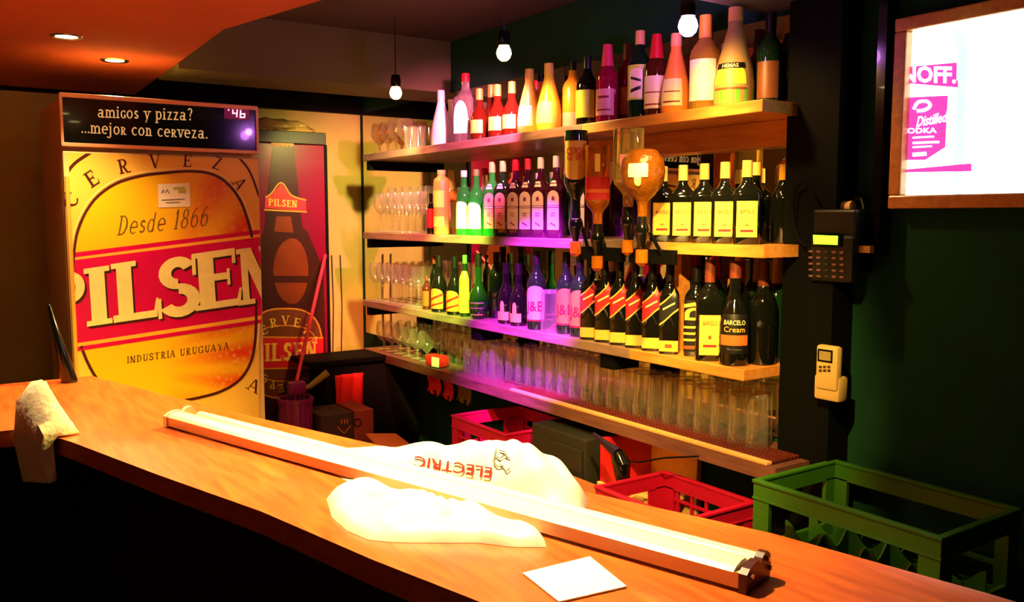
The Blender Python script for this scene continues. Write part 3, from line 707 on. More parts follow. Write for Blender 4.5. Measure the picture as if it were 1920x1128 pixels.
bm = bmesh.new(); pxword(bm, 'PILSEN', (472, 678), (122, -4), (0, -34), lambda x, y: at_c(x, y, .003), .27, .1); fobj('lettering', bm, M_pgold, cdoor)
def arcword(bm, text, cx, cy, rx, ry, a0, a1, h, f, flip=False):
    for i, ch in enumerate(text):
        an = R(a0+(a1-a0)*i/(len(text)-1)); x, y = cx+rx*math.cos(an), cy-ry*math.sin(an)
        tl = (math.degrees(an)-90)*.55 if not flip else (math.degrees(an)+90)*.55
        c, s = math.cos(R(tl)), math.sin(R(tl)); P, wd = word(ch, .17, .08)
        faces(bm, P, lambda u, v: f(x+(u-wd/2)*h*c-(v-.5)*h*s, y-(u-wd/2)*h*s-(v-.5)*h*c))
bm = bmesh.new(); arcword(bm, 'CERVEZA', 535, 672, 62, 72, 152, 28, 17, lambda x, y: at_c(x, y, .003)); arcword(bm, 'ESPECIAL', 535, 652, 60, 76, 212, 328, 15, lambda x, y: at_c(x, y, .003), True); fobj('lettering', bm, M_pgold, cdoor)

# crumpled plastic lying on the slim cooler
bm = bmesh.new(); bmesh.ops.create_icosphere(bm, subdivisions=4, radius=1)
for v in bm.verts:
    q = v.co.copy(); k = 1+.16*math.sin(q.x*7+q.y*5)+.14*math.sin(q.y*11-q.z*6)+.10*math.sin(q.x*19+q.z*9)
    v.co = Vector((q.x*.19*k, q.y*.13*k, max(q.z, -.35)*.045*k+.014))
mnz = min(v.co.z for v in bm.verts)
for v in bm.verts: v.co.z -= mnz
o = tag(obj('crumpled_wrapper', bm, mat('crumpled_clear_wrap', (190, 160, 90), .25, bump=.4, scale=25), None, True, 180), 'crumpled pale wrapping lying on top of the slim cooler', 'wrapper'); o.location = (1.52, YC+.2, 2.0225)

# ---------------------------------------------------------------- mirror and shelves
bm = bmesh.new(); box(bm, (XW-.002, 1.66, .93), (XW+.003, 4.70, 2.19)); tag(obj('wall_mirror', bm, M_mirror), 'large mirror on the wall behind the bottles', 'mirror')
XF = 1.911
M_tray = wood('dark_tray_board', (84, 48, 46), (118, 74, 66), .35, .2, (30, 3, 30))
def plank(name, y0, y1, z, th, m, label, x0=XF, brackets=(), ext=None):
    t = thing(name, label, 'shelf', (XF, (y0+y1)/2, z))
    bm = bmesh.new()
    if ext: prism(bm, [(x0, ext), (2.057, ext), (2.057, y0), (XW-.003, y0), (XW-.003, y1), (x0, y1)], z-th, z)
    else: box(bm, (x0, y0, z-th), (XW-.003, y1, z), bevel=.003)
    fobj('board', bm, m, t)
    for y in brackets:
        bm = bmesh.new(); box(bm, (XF+.02, y-.02, z-th-.045), (XW-.003, y+.02, z-th)); fobj('bracket', bm, M_black, t)
    return t
ZS = [1.918, 1.523, 1.172, .915]
YJ = [2.40, 1.985, 2.14]
plank('wall_shelf', YJ[0], 4.19, ZS[0], .034, M_shelf_l, 'left board of the top shelf, under the far glasses and orange bottles', brackets=(4.165,))
plank('wall_shelf', 1.618, YJ[0], ZS[0], .034, M_shelf_r, 'right pine board of the top shelf under the tall assorted bottles')
plank('wall_shelf', YJ[1], 4.20, ZS[1], .034, M_shelf_l, 'left board of the second shelf, under the gin bottles', brackets=(4.175,))
plank('wall_shelf', 1.66, YJ[1], ZS[1], .034, M_shelf_r, 'right pine board of the second shelf under the yellow-label rum bottles', ext=1.60)
plank('wall_shelf', YJ[2], 4.218, ZS[2], .034, M_shelf_l, 'left board of the third shelf from wine glasses to whisky bottles', brackets=(4.19,))
plank('wall_shelf', 1.66, YJ[2], ZS[2], .034, M_shelf_r, 'right pine board of the third shelf under the black bottles')
plank('wall_shelf', 1.66, 4.227, ZS[3], .040, M_tray, 'lowest long shelf under the drinking glasses and drip mats', brackets=(4.2,), ext=1.54)
# end extension pieces past the pilaster, cleat under the top shelf
bm = bmesh.new(); box(bm, (2.10, 1.66, ZS[0]-.034-.075), (XW-.003, 2.6, ZS[0]-.0345), bevel=.002); tag(obj('shelf_cleat', bm, M_shelf_r), 'pine cleat board under the right end of the top shelf', 'shelf cleat')
bm = bmesh.new(); box(bm, (2.02, 2.02, ZS[2]+.0005), (2.06, 2.05, ZS[1]-.0345)); tag(obj('shelf_upright', bm, M_shelf_r), 'yellow upright post between the second and third shelf', 'post')
for y, lab in [(2.22, 'right black post under the third shelf'), (3.05, 'middle black post under the third shelf'), (3.98, 'left black post under the third shelf behind the glasses')]:
    bm = bmesh.new(); box(bm, (2.130, y-.055, ZS[3]+.0005), (2.147, y+.055, ZS[2]-.0345)); tag(obj('shelf_upright', bm, M_black), lab, 'post', 'black posts between the lowest shelves')

for y, lab in [(2.27, 'right'), (3.12, 'left')]:
    bm = bmesh.new(); box(bm, (1.925, y-.035, ZS[2]-.034-.052), (2.04, y+.035, ZS[2]-.0345)); tag(obj('shelf_bracket', bm, M_black), lab+' short black bracket block under the front of the third shelf', 'bracket')
# drip mats
M_mat = mat('dark_red_rubber', (95, 32, 26), .5); M_lip = mat('pale_rubber_lip', (215, 150, 95), .5)
my = [at(p, 800, 0, XF+.01).y for p in (958, 1062, 1166, 1298, 1444)]
for i, lab in enumerate(['farthest drip mat, lit violet blue', 'second drip mat from the far end', 'third drip mat from the far end', 'nearest drip mat at the right end of the lowest shelf']):
    y1, y0 = my[i]-.001, my[i+1]+.001; t = thing('drip_mat', 'dark perforated '+lab, 'bar mat', (XF, (y0+y1)/2, ZS[3]), 0, 'drip mats on the lowest shelf')
    z0, z1 = ZS[3]+.0005, ZS[3]+.009; xm = 2.055 if y0 < 1.66 else 2.127; nx = round((xm-XF-.025)/.0145)
    bm = bmesh.new(); box(bm, (XF+.025, y0, z0), (xm, y1, z0+.002))
    n = max(3, int((y1-y0)/.016))
    for k in range(n+1):
        y = y0+.002+(y1-y0-.004)*k/n; box(bm, (XF+.025, y-.002, z0), (xm, y+.002, z1))
    for k in range(nx+1):
        x = XF+.027+(xm-.002-XF-.027)*k/nx; box(bm, (x-.002, y0, z0), (x+.002, y1, z1))
    fobj('grid', bm, M_mat, t)
    bm = bmesh.new(); box(bm, (XF+.001, y0, z0), (XF+.025, y1, z1+.001), bevel=.002); fobj('front_lip', bm, M_lip, t)

# ---------------------------------------------------------------- glasses
GP = dict(
    tumbler=[(.0335, 0), (.033, .006), (.029, .144), (.0285, .152), (.026, .156), (0, .156)],
    wine=[(0, .002), (.032, .002), (.031, .004), (.006, .008), (.004, .02), (.004, .085), (.012, .095), (.030, .115), (.036, .14), (.034, .17), (.030, .195)],
    flute=[(0, .002), (.028, .002), (.027, .004), (.005, .008), (.004, .07), (.012, .09), (.022, .12), (.025, .17), (.022, .225)],
    goblet=[(0, .002), (.034, .002), (.033, .004), (.007, .008), (.006, .04), (.016, .05), (.038, .075), (.043, .10), (.038, .135), (.032, .15)],
    shot=[(0, .008), (.020, .008), (.021, 0), (.022, 0), (.026, .075)],
)
GM = {}
def glass(kind, x, y, z, label, group, m=M_clear, sc_=1.0, name=None):
    k = (kind, m.name)
    if k not in GM:
        bm = bmesh.new(); lathe(bm, GP[kind], 18)
        if kind == 'tumbler': lathe(bm, [(0, .143), (.024, .144), (.0275, .148)], 18)
        GM[k] = finish(bm, m, True, 50)
    o = link(name or {'tumbler': 'tumbler', 'wine': 'wine_glass', 'flute': 'champagne_flute', 'goblet': 'brandy_goblet', 'shot': 'tall_shot_glass'}[kind], GM[k])
    o.location = (x, y, z); o.scale = (sc_,)*3; o.rotation_euler.z = random.uniform(0, 6)
    return tag(o, label, 'glass', group)
# tumblers upside down on the drip mats, three rows
def rowfill(kind, y0, y1, pitch, xs, z, label, group, m=M_clear, jit=.004, sc_=(1, 1), skip=lambda x, y: False):
    for i, x in enumerate(xs):
        y = y0+(pitch/2 if i % 2 else 0)
        while y < y1:
            if not skip(x, y): glass(kind, x+random.uniform(-jit, jit)*.4, y+random.uniform(-jit, jit)*.4, z, label, group, m, random.uniform(*sc_))
            y += pitch
post_skip = lambda x, y: False
rowfill('tumbler', 1.705, 3.0, .0715, (2.028, 2.0925), ZS[3]+.0098, 'upside-down clear tumbler in the dense rows on the drip mats', 'tumblers on the drip mats', jit=.002, sc_=(.97, 1.0), skip=post_skip)
rowfill('tumbler', 3.075, 3.62, .071, (2.0, 2.065), ZS[3]+.001, 'upside-down clear tumbler on the bare board left of the drip mats', 'tumblers on the bare lowest shelf', jit=.002, skip=lambda x, y: post_skip(x, y) or (x < 2.02 and 3.3 < y < 3.62))
rowfill('goblet', 3.66, 4.16, .092, (1.985, 2.075), ZS[3]+.001, 'clear goblet at the far end of the lowest shelf', 'goblets on the lowest shelf', jit=.002, skip=post_skip)
rowfill('wine', 3.68, 4.16, .078, (1.955, 2.03, 2.104), ZS[2]+.001, 'clear wine glass in the rows at the far end of the third shelf', 'wine glasses on the third shelf', jit=.002)
rowfill('wine', 3.62, 4.14, .08, (1.965, 2.10), ZS[1]+.001, 'clear wine glass at the far end of the second shelf', 'wine glasses on the second shelf', jit=.002)
rowfill('flute', 3.62, 4.14, .08, (2.03,), ZS[1]+.001, 'clear champagne flute between the wine glasses of the second shelf', 'champagne flutes on the second shelf', jit=.002)
rowfill('goblet', 3.82, 4.14, .093, (1.965, 2.065), ZS[0]+.001, 'amber-tinted goblet at the far end of the top shelf', 'goblets on the top shelf', M_smoke, jit=.002)
rowfill('shot', 3.64, 3.735, .078, (1.945, 2.01, 2.08), ZS[0]+.001, 'tall narrow clear glass between goblets and white bottle on the top shelf', 'tall narrow glasses on the top shelf', jit=.002, sc_=(1.3, 1.4))

# ---------------------------------------------------------------- bottles
SH = dict(
    std=([(0, 0), (.94, 0), (1, .02), (1, .56), (.94, .62), (.66, .69), (.42, .75), (.37, .8), (.37, .985)], 2),
    wine=([(0, 0), (.95, 0), (1, .02), (1, .60), (.88, .67), (.52, .74), (.39, .80), (.36, .985)], 2),
    sq=([(0, 0), (.94, 0), (1, .015), (1, .63), (.92, .68), (.55, .74), (.42, .78), (.38, .985)], 7),
    rect=([(0, 0), (.94, 0), (1, .015), (1, .58), (.93, .635), (.55, .71), (.36, .76), (.33, .985)], 5),
    round=([(0, 0), (.92, 0), (1, .03), (1, .32), (.97, .42), (.82, .52), (.52, .62), (.38, .70), (.35, .985)], 2),
    cone=([(0, 0), (.95, 0), (1, .02), (1, .22), (.9, .38), (.36, .80), (.33, .985)], 2),
    bulb=([(0, 0), (.6, 0), (.7, .02), (.95, .12), (1, .24), (.88, .38), (.5, .48), (.33, .58), (.3, .985)], 2),
    stone=([(0, 0), (.95, 0), (1, .02), (1, .80), (.92, .86), (.52, .90), (.46, .93), (.5, .985)], 2),
    orb=([(0, 0), (.5, 0), (.62, .02), (.92, .14), (1, .3), (.93, .46), (.6, .60), (.3, .68), (.22, .76), (.2, .985)], 2),
)
BM_ = {}
def bottle(name, label, loc_, H, r, shape, glassm, cap, capz=.86, lab=None, lz=(.12, .5), la=58, arch=0, slant=0, extra=(), neck=None, texts=(), rz=0, asp=1, group=None, flute=0, cat='bottle', flip=False, caph=0):
    """a bottle standing on loc_, front label towards -Y before turning by rz.  lz, neck, extra heights are fractions of H"""
    key = (shape, round(H, 3), round(r, 4), glassm, cap, capz, lab, lz, la, arch, slant, extra, neck, texts, asp, flute)
    t = thing(name, label, cat, loc_, rz, group)
    if flip: t.rotation_euler = (PI, 0, rz+PI)
    if key not in BM_:
        pf, n = SH[shape]; prof = [(a*r, z*H) for a, z in pf]; prof[-1] = (prof[-1][0], H*.985)
        neckz = .72*H
        nf = (lambda z: n if z < neckz*.93 else 2)
        af = (lambda z: asp if z < neckz*.93 else 1)
        seg = 28 if n == 2 else 40
        parts = []
        bm = bmesh.new(); lathe(bm, prof+[(0, H*.985)], seg, nf, af, flute); parts.append(('glass_body', finish(bm, M_bottle[glassm], True, 50), None))
        def surf(ang, z, off):
            q = interp(prof, z)+off; x, y_ = supr(ang, nf(z), af(z)); return Vector((x*q, y_*q, z))
        def patch(zlo, zhi, half, off, m, ar=0, sl=0, nseg=14):
            bm = bmesh.new(); cols = []
            for i in range(nseg+1):
                u = -1+2*i/nseg; an = -PI/2+R(half)*u
                top = zhi-ar*(1-math.sqrt(max(0, 1-u*u))); d = sl*u
                zs = [zlo+(top-zlo)*k/6+d for k in range(7)]
                cols.append([bm.verts.new(surf(an, z*H, off)) for z in zs])
            for A, B in zip(cols, cols[1:]):
                for k in range(6): bm.faces.new((A[k], B[k], B[k+1], A[k+1]))
            return finish(bm, m, True, 60)
        rr = interp(prof, capz*H+.001)+.0012
        if shape == 'cone' and capz < .8: rr = interp(prof, capz*H+.001)+.0006
        bm = bmesh.new(); lathe(bm, [(0, capz*H), (rr, capz*H), (interp(prof, .97*H)+.0014, H*.97), (interp(prof, .97*H)+.001, H), (0, H)], 18); parts.append(('cap', finish(bm, CAP[cap], True, 40), None))
        if lab:
            parts.append(('label', patch(lz[0], lz[1], la, .0007, LAB[lab], arch, slant), None))
            for i_, (zlo, zhi, half, m, ar, sl) in enumerate(extra): parts.append(('label_mark', patch(zlo, zhi, half, .0011+.0002*i_, LAB[m], ar, sl), 'label'))
            for s, zc, hh, wdeg, m, bold in texts:
                bm = bmesh.new(); text_on(bm, s, lambda u, v: surf(-PI/2+R(wdeg)*(u*2-1), (zc+hh*v)*H+0, .0026), bold); parts.append(('lettering', finish(bm, LAB[m]), 'label'))
        else:
            for zlo, zhi, half, m, ar, sl in extra: parts.append(('label_mark', patch(zlo, zhi, half, .0009, LAB[m], ar, sl), None))
        if neck: parts.append(('neck_label', patch(neck[0], neck[1], 175, .0008, LAB[neck[2]]), None))
        BM_[key] = parts
    last = None
    for nm, me, par in BM_[key]:
        o = link(nm, me, last if par else t)
        if nm == 'label': last = o
    return t
FACE = R(-62)      # labels look out from the shelf and a little towards the room
QUEUE = []
def put(px, zi, X, label, H, r, shape, glassm, cap, name='liquor_bottle', turn=0, **k):
    q = at(px, {0: 190, 1: 380, 2: 570, 3: 760}[zi], 0, X)
    fp = {'sq': 1.26, 'rect': 1.1}.get(shape, 1.0)*r
    if zi == 0: H, r, fp = H*.80, r*1.06, fp*1.06
    QUEUE.append([X, q.y, zi, fp, label, H, r, shape, glassm, cap, name, turn, k, q.y])
def settle():
    for _ in range(400):
        for i, A in enumerate(QUEUE):
            for B in QUEUE[i+1:]:
                if A[2] != B[2]: continue
                dx, dy = B[0]-A[0], B[1]-A[1]; d = math.hypot(dx, dy) or 1e-6; need = A[3]+B[3]+.0025
                if d < need:
                    k = (need-d)/d*.5
                    A[0] -= dx*k; A[1] -= dy*k; B[0] += dx*k; B[1] += dy*k
        for A in QUEUE: A[0] = min(max(A[0], XF+.004+A[3]), XW-.006-A[3]); A[1] = max(A[1], 1.662+A[3])
    for X, y, zi, fp, label, H, r, shape, glassm, cap, name, turn, k, y0 in QUEUE:
        if label is None: glass('tumbler', X, y, ZS[zi]+.0008, 'clear tumbler lit violet between the initialled whisky bottles', None); continue
        bottle(name, label, (X, y, ZS[zi]+.0008), H, r, shape, glassm, cap, rz=FACE+R(turn), **k)
# --- top shelf
T = 0
put(827, T, 1.96, 'tall frosted white bottle at the left of the top shelf bottles', .30, .042, 'cone', 'white', 'white', capz=.82)
put(846, T, 2.06, 'second white bottle half hidden behind the frosted white bottle', .27, .036, 'std', 'white', 'white')
put(868, T, 1.955, 'clear square bottle with a red cap and pointed white label on the top shelf', .36, .040, 'sq', 'clear', 'red', capz=.88, lab='white', lz=(.12, .60), la=40, arch=.22)
for px, X, l in [(899, 1.955, 'leftmost'), (921, 2.055, 'back one'), (933, 1.955, 'second from left'), (960, 1.96, 'rightmost')]:
    put(px, T, X, 'round amber liqueur bottle, yellow label, top shelf, %s of four' % l, .26 if X < 2 else .3, .036, 'round', 'brown', 'gold', capz=.78, lab='yellow', lz=(.12, .38), la=50, group='amber liqueur bottles on the top shelf')
put(992, T, 1.96, 'yellow bell-shaped bottle with white label, left of the yellow pair on the top shelf', .30, .044, 'cone', 'yellow', 'tan', capz=.84, lab='white', lz=(.10, .42), la=42)
put(1030, T, 1.96, 'yellow bell-shaped bottle with white label, right of the yellow pair on the top shelf', .305, .045, 'cone', 'yellow', 'tan', capz=.84, lab='cream', lz=(.10, .42), la=42)
put(1015, T, 2.08, 'orange bottle with a black cap behind the two yellow bell-shaped bottles', .31, .036, 'std', 'orange', 'black')
put(1068, T, 2.02, 'tall orange bottle with a black cap left of the dark lime-label bottle', .315, .035, 'wine', 'orange', 'black', lab='pink', lz=(.05, .25), la=55)
put(1101, T, 1.96, 'black bottle with a pale lime label at the left end of the pine board', .295, .037, 'std', 'dark', 'black', capz=.82, lab='lime', lz=(.1, .5), la=62)
put(1142, T, 1.96, 'crimson bottle with a bright pink capsule on the top shelf', .32, .036, 'std', 'magenta', 'pink', capz=.72, lab='pink', lz=(.08, .42), la=58, extra=((.14, .16, 40, 'dkred', 0, 0), (.30, .33, 30, 'dkred', 0, 0)))
put(1172, T, 2.02, 'dark red bottle with orange label behind the crimson bottle', .33, .034, 'wine', 'magenta', 'brown', capz=.8, lab='orange', lz=(.1, .44), la=55)
put(1207, T, 1.96, 'tall green bottle with a speckled yellow label on the top shelf', .345, .036, 'wine', 'dkgreen', 'tan', capz=.84, lab='lime', lz=(.2, .60), la=62, extra=((.22, .56, 34, 'cream', .05, 0), (.3, .34, 26, 'black', 0, .02), (.42, .45, 26, 'black', 0, -.02)))
put(1240, T, 1.96, 'brown bottle with a red capsule and cream label on the top shelf', .315, .035, 'std', 'brown', 'red', capz=.70, lab='cream', lz=(.08, .48), la=60, extra=((.12, .14, 48, 'dkred', 0, 0), (.27, .285, 48, 'dkred', 0, 0)))
put(1279, T, 1.96, 'orange fluted bell-shaped bottle under the violet bulb', .30, .043, 'cone', 'orange', 'tan', capz=.84, lab='cream', lz=(.08, .42), la=44, extra=((.12, .14, 34, 'dkred', 0, 0), (.25, .265, 34, 'dkred', 0, 0)), flute=.05)
put(1323, T, 1.965, 'dark brown bottle with a big cream label on the top shelf', .345, .041, 'std', 'brown', 'brown', capz=.74, lab='cream', lz=(.1, .5), la=52, extra=((.15, .17, 40, 'dkred', 0, 0),))
put(1369, T, 1.965, 'bottle of pale spirit with a long yellow capsule and white label', .34, .042, 'std', 'gold', 'yellow', capz=.76, lab='white', lz=(.08, .52), la=60)
put(1417, T, 1.985, 'large beige bell-shaped bottle with a green base on the top shelf', .345, .054, 'cone', 'beige', 'tan', capz=.86, lab='green', lz=(.02, .16), la=178, extra=((.20, .40, 50, 'lime', .1, 0), (.36, .42, 48, 'black', 0, 0), (.15, .17, 50, 'brown', 0, 0)), texts=(('HEMAS', .372, .038, 26, 'cream', .02),))
put(1463, T, 2.05, 'dark green bottle with a beige label beside the large beige bottle', .32, .036, 'std', 'dkgreen', 'black', capz=.82, lab='brown', lz=(.06, .46), la=50)
put(1484, T, 2.09, 'dark bottle with an orange neck label at the right end of the top shelf', .315, .032, 'wine', 'dark', 'yellow', capz=.82)

# --- second shelf
put(808, 1, 1.95, 'small dark bottle with a red label next to the wine glasses', .185, .019, 'std', 'dark', 'black', lab='red', lz=(.15, .62), la=70)
put(828, 1, 1.955, 'tan stoneware bottle with yellow labels on the second shelf', .285, .036, 'stone', 'tan', 'tan', capz=.93, lab='yellow', lz=(.42, .68), la=50, extra=((.12, .28, 50, 'yellow', 0, 0),))
put(846, 1, 2.05, 'bottle with a long cream capsule and pale label behind the stoneware bottle', .29, .034, 'std', 'gold', 'cream', capz=.7, lab='cream', lz=(.1, .5), la=60)
put(870, 1, 1.955, 'bright green bottle with a white label, left of the green pair', .275, .034, 'std', 'green', 'white', capz=.9, lab='white', lz=(.1, .52), la=62, arch=.1)
put(893, 1, 1.955, 'bright green bottle with a white label, right of the green pair', .275, .034, 'std', 'green', 'green', capz=.9, lab='white', lz=(.1, .50), la=62, arch=.1)
put(909, 1, 2.04, 'clear bottle with a small red cap behind the green bottles', .285, .034, 'std', 'clear', 'red', capz=.9, lab='orange', lz=(.1, .45), la=50)
GX = ((.155, .175, 16, 'mauve', 0, -.02), (.37, .40, 32, 'mauve', 0, 0), (.378, .392, 29, 'lilac', 0, 0), (.46, .51, 9, 'mauve', .02, 0), (.30, .308, 14, 'mauve', 0, 0), (.27, .278, 14, 'mauve', 0, 0), (.63, .70, 22, 'lilac', .01, 0))
for px, g, c, l in [(923, 'green', 'tan', 'first'), (943, 'dkgreen', 'tan', 'second'), (967, 'violet', 'red', 'third'), (990, 'violet', 'pink', 'fourth'), (1014, 'violet', 'violet', 'fifth'), (1043, 'violet', 'violet', 'sixth'), (1090, 'violet', 'violet', 'seventh')]:  # violet light put into the glass and label colours of this row
    put(px, 1, 1.962, 'flat gin bottle with a tall pale label, %s from the left in the gin row' % l, .30, .035, 'rect', g, c, capz=.86, lab='lilac' if g == 'violet' else 'pink', lz=(.10, .58), la=34, arch=.08, extra=GX, asp=.8, group='gin bottles on the second shelf')
RX = ((.10, .45, 52, 'cream', 0, 0), (.145, .165, 36, 'red', 0, 0), (.20, .225, 8, 'brown', .01, 0))
for px, l, cp in [(1247, 'leftmost', 'cream'), (1282, 'second from left', 'cream'), (1321, 'middle one', 'tan'), (1363, 'fourth from left', 'tan'), (1411, 'rightmost', 'tan')]:
    put(px, 1, 1.97, 'black rum bottle with yellow label on the second shelf, %s of five' % l, .236, .039, 'rect', 'dark', cp, capz=.80, lab='gold', lz=(.085, .515), la=37, extra=((.10, .50, 34, 'yellow', 0, 0), (.145, .175, 24, 'red', 0, 0), (.22, .235, 8, 'brown', 0, 0)), texts=(('BARCELO', .37, .045, 25, 'dkred', .01),), asp=.85, turn=16, group='rum bottles on the second shelf')
put(1450, 1, 1.975, 'unlabelled black bottle with a cream capsule, right of the yellow-label rum row', .235, .040, 'rect', 'dark', 'tan', capz=.84, turn=70, asp=.85)
put(1474, 1, 2.06, 'dark bottle with a tan capsule at the right end of the second shelf', .23, .036, 'std', 'dark', 'yellow', capz=.8)

# --- third shelf
put(801, 2, 1.96, 'small brown bottle beside the wine glasses on the third shelf', .155, .021, 'std', 'brown', 'brown', lab='brown', lz=(.1, .55), la=60)
put(814, 2, 2.0, 'slim black bottle left of the two round cream liqueur bottles', .245, .020, 'wine', 'dark', 'brown')
for px, l in [(824, 'left'), (853, 'right')]:
    put(px, 2, 1.955, 'round black cream liqueur bottle with an orange label, %s one of two' % l, .255, .038, 'round', 'dark', 'black', capz=.8, lab='orange', lz=(.06, .42), la=58, arch=.1, extra=((.24, .28, 54, 'dkred', 0, .06), (.12, .15, 54, 'dkred', 0, .04)), group='round cream liqueur bottles on the third shelf')
put(872, 2, 1.955, 'slim green bottle with a tall lime label on the third shelf', .265, .025, 'std', 'dkgreen', 'green', lab='lime', lz=(.06, .5), la=75, extra=((.5, .74, 75, 'orange', 0, 0),))
put(898, 2, 1.958, 'squat round dark green bottle with purple stripes on the third shelf', .275, .043, 'bulb', 'dkgreen', 'black', capz=.8, extra=((.06, .075, 60, 'gold', 0, 0), (.16, .18, 60, 'mauve', 0, 0), (.24, .26, 60, 'mauve', 0, 0)))
put(921, 2, 2.02, 'plain black wine bottle right of the squat striped bottle', .28, .036, 'wine', 'dark', 'black')
put(938, 2, 2.08, 'dark bottle with a brown and yellow label at the back of the third shelf', .30, .037, 'std', 'dark', 'black', lab='brown', lz=(.2, .56), la=60, extra=((.3, .44, 30, 'orange', .1, 0),))
for px, l in [(949, 'left'), (972, 'right')]:
    put(px, 2, 1.965, 'black bottle with a small gold keyhole label, %s one of two' % l, .245, .035, 'round', 'dark', 'black', capz=.82, lab='gold', lz=(.06, .2), la=45, extra=((.2, .38, 14, 'gold', .08, 0),), group='black keyhole-label bottles on the third shelf')
JX = ((.11, .125, 68, 'red', 0, 0),)
for px, l, lb in [(1006, 'leftmost', 'pink'), (1055, 'middle', 'orange'), (1087, 'rightmost', 'orange')]:  # tints of the coloured light put into one kind of cream label
    put(px, 2, 1.957 if px == 1006 else 1.97, 'green whisky bottle with large red initials on its label, %s of three' % l, .30, .0365, 'std', 'dkgreen', 'black', capz=.82, lab=lb, lz=(.13, .56), la=66, arch=.12, extra=JX, texts=(('J&B', .24, .13, 52, 'red', .01),), turn=16, group='initialled whisky bottles on the third shelf')
gl = at(1031, 600, 0, 1.945); QUEUE.append([1.948, gl.y, 2, .036]+[None]*10)
WL = ((.62, .64, 46, 'gold', 0, .09), (.40, .42, 46, 'gold', 0, .09), (.03, .15, 46, 'gold', 0, 0), (.52, .54, 30, 'cream', 0, .035))
for px, l in [(1114, 'leftmost'), (1141, 'second from the left'), (1169, 'third from the left'), (1198, 'fourth from the left'), (1228, 'rightmost')]:
    put(px, 2, 1.953, 'square whisky bottle with a slanted red label, %s of the five' % l, .285, .0305, 'sq', 'dark', 'black', capz=.80, lab='red', lz=(.42, .62), la=46, slant=.09, extra=WL, group='square red-label whisky bottles', turn=14)
put(1260, 2, 1.953, 'square whisky bottle with a slanted black and gold label, right of the red-label row', .285, .0305, 'sq', 'dark', 'black', capz=.80, lab='black', lz=(.42, .62), la=46, slant=.09, extra=WL+((.07, .11, 18, 'brown', 0, 0),), turn=14)
put(1294, 2, 1.955, 'square bourbon bottle with a black and yellow ornate label', .28, .035, 'sq', 'dark', 'black', capz=.82, lab='black', lz=(.05, .62), la=70, turn=14,
    extra=((.56, .60, 60, 'gold', 0, .03), (.40, .54, 44, 'gold', .06, 0), (.43, .51, 26, 'black', .04, 0), (.31, .335, 50, 'gold', 0, 0), (.24, .265, 50, 'gold', 0, 0), (.17, .195, 50, 'gold', 0, 0), (.08, .12, 56, 'brown', 0, 0)))
put(1330, 2, 1.96, 'black rum bottle with a yellow label standing on the third shelf', .30, .041, 'rect', 'dark', 'brown', capz=.78, lab='gold', lz=(.06, .46), la=38, turn=20, extra=((.07, .45, 35, 'yellow', 0, 0), (.14, .165, 25, 'red', 0, 0), (.22, .26, 6, 'brown', .02, 0)), texts=(('BARCELO', .36, .045, 26, 'dkred', .01),), asp=.85)
put(1372, 2, 1.965, 'plain black bottle right of the yellow-label bottle on the third shelf', .30, .040, 'std', 'dark', 'red', capz=.78)
put(1417, 2, 1.958, 'black cream liqueur bottle with script lettering and an orange band', .30, .044, 'round', 'dark', 'brown', capz=.84, turn=14, lab='black', lz=(.12, .5), la=60, extra=((.20, .30, 56, 'orange', 0, 0),), texts=(('BARCELO', .40, .045, 42, 'cream', .01), ('Cream', .33, .055, 40, 'gold', .01), ('The Cream', .155, .02, 26, 'grey', 0)))
put(1456, 2, 1.975, 'plain black bottle with a brown capsule at the right end of the third shelf', .30, .040, 'std', 'dark', 'brown', capz=.76)
for px, c, l in [(1112, 'black', 'behind the leftmost red-label bottle'), (1150, 'gold', 'behind the second red-label bottle'), (1190, 'red', 'behind the fourth red-label bottle'), (1228, 'pink', 'behind the rightmost red-label bottle'), (1265, 'stripe', 'behind the black label'), (1300, 'stripe', 'behind the ornate bourbon bottle'), (1340, 'stripe', 'behind the yellow-label bottle'), (1385, 'yellow', 'behind the plain black bottle'), (1425, 'yellow', 'behind the script-lettered bottle'), (1452, 'yellow', 'at the right end')]:
    put(px, 2, 2.098, 'dark bottle with a %s cap in the back row %s' % ({'stripe': 'red wrapped'}.get(c, c), l), .313, .033, 'std', 'dkgreen', c, capz=.74, group='back row bottles on the third shelf', neck=(.80, .84, 'white') if c == 'stripe' else None)

settle()
print('YRANGE', [(zi, max(q[1]+q[3] for q in QUEUE if q[2] == zi)) for zi in range(3)], 'SHIFT', max((abs(q[1]-q[13]), q[4]) for q in QUEUE if q[4]))
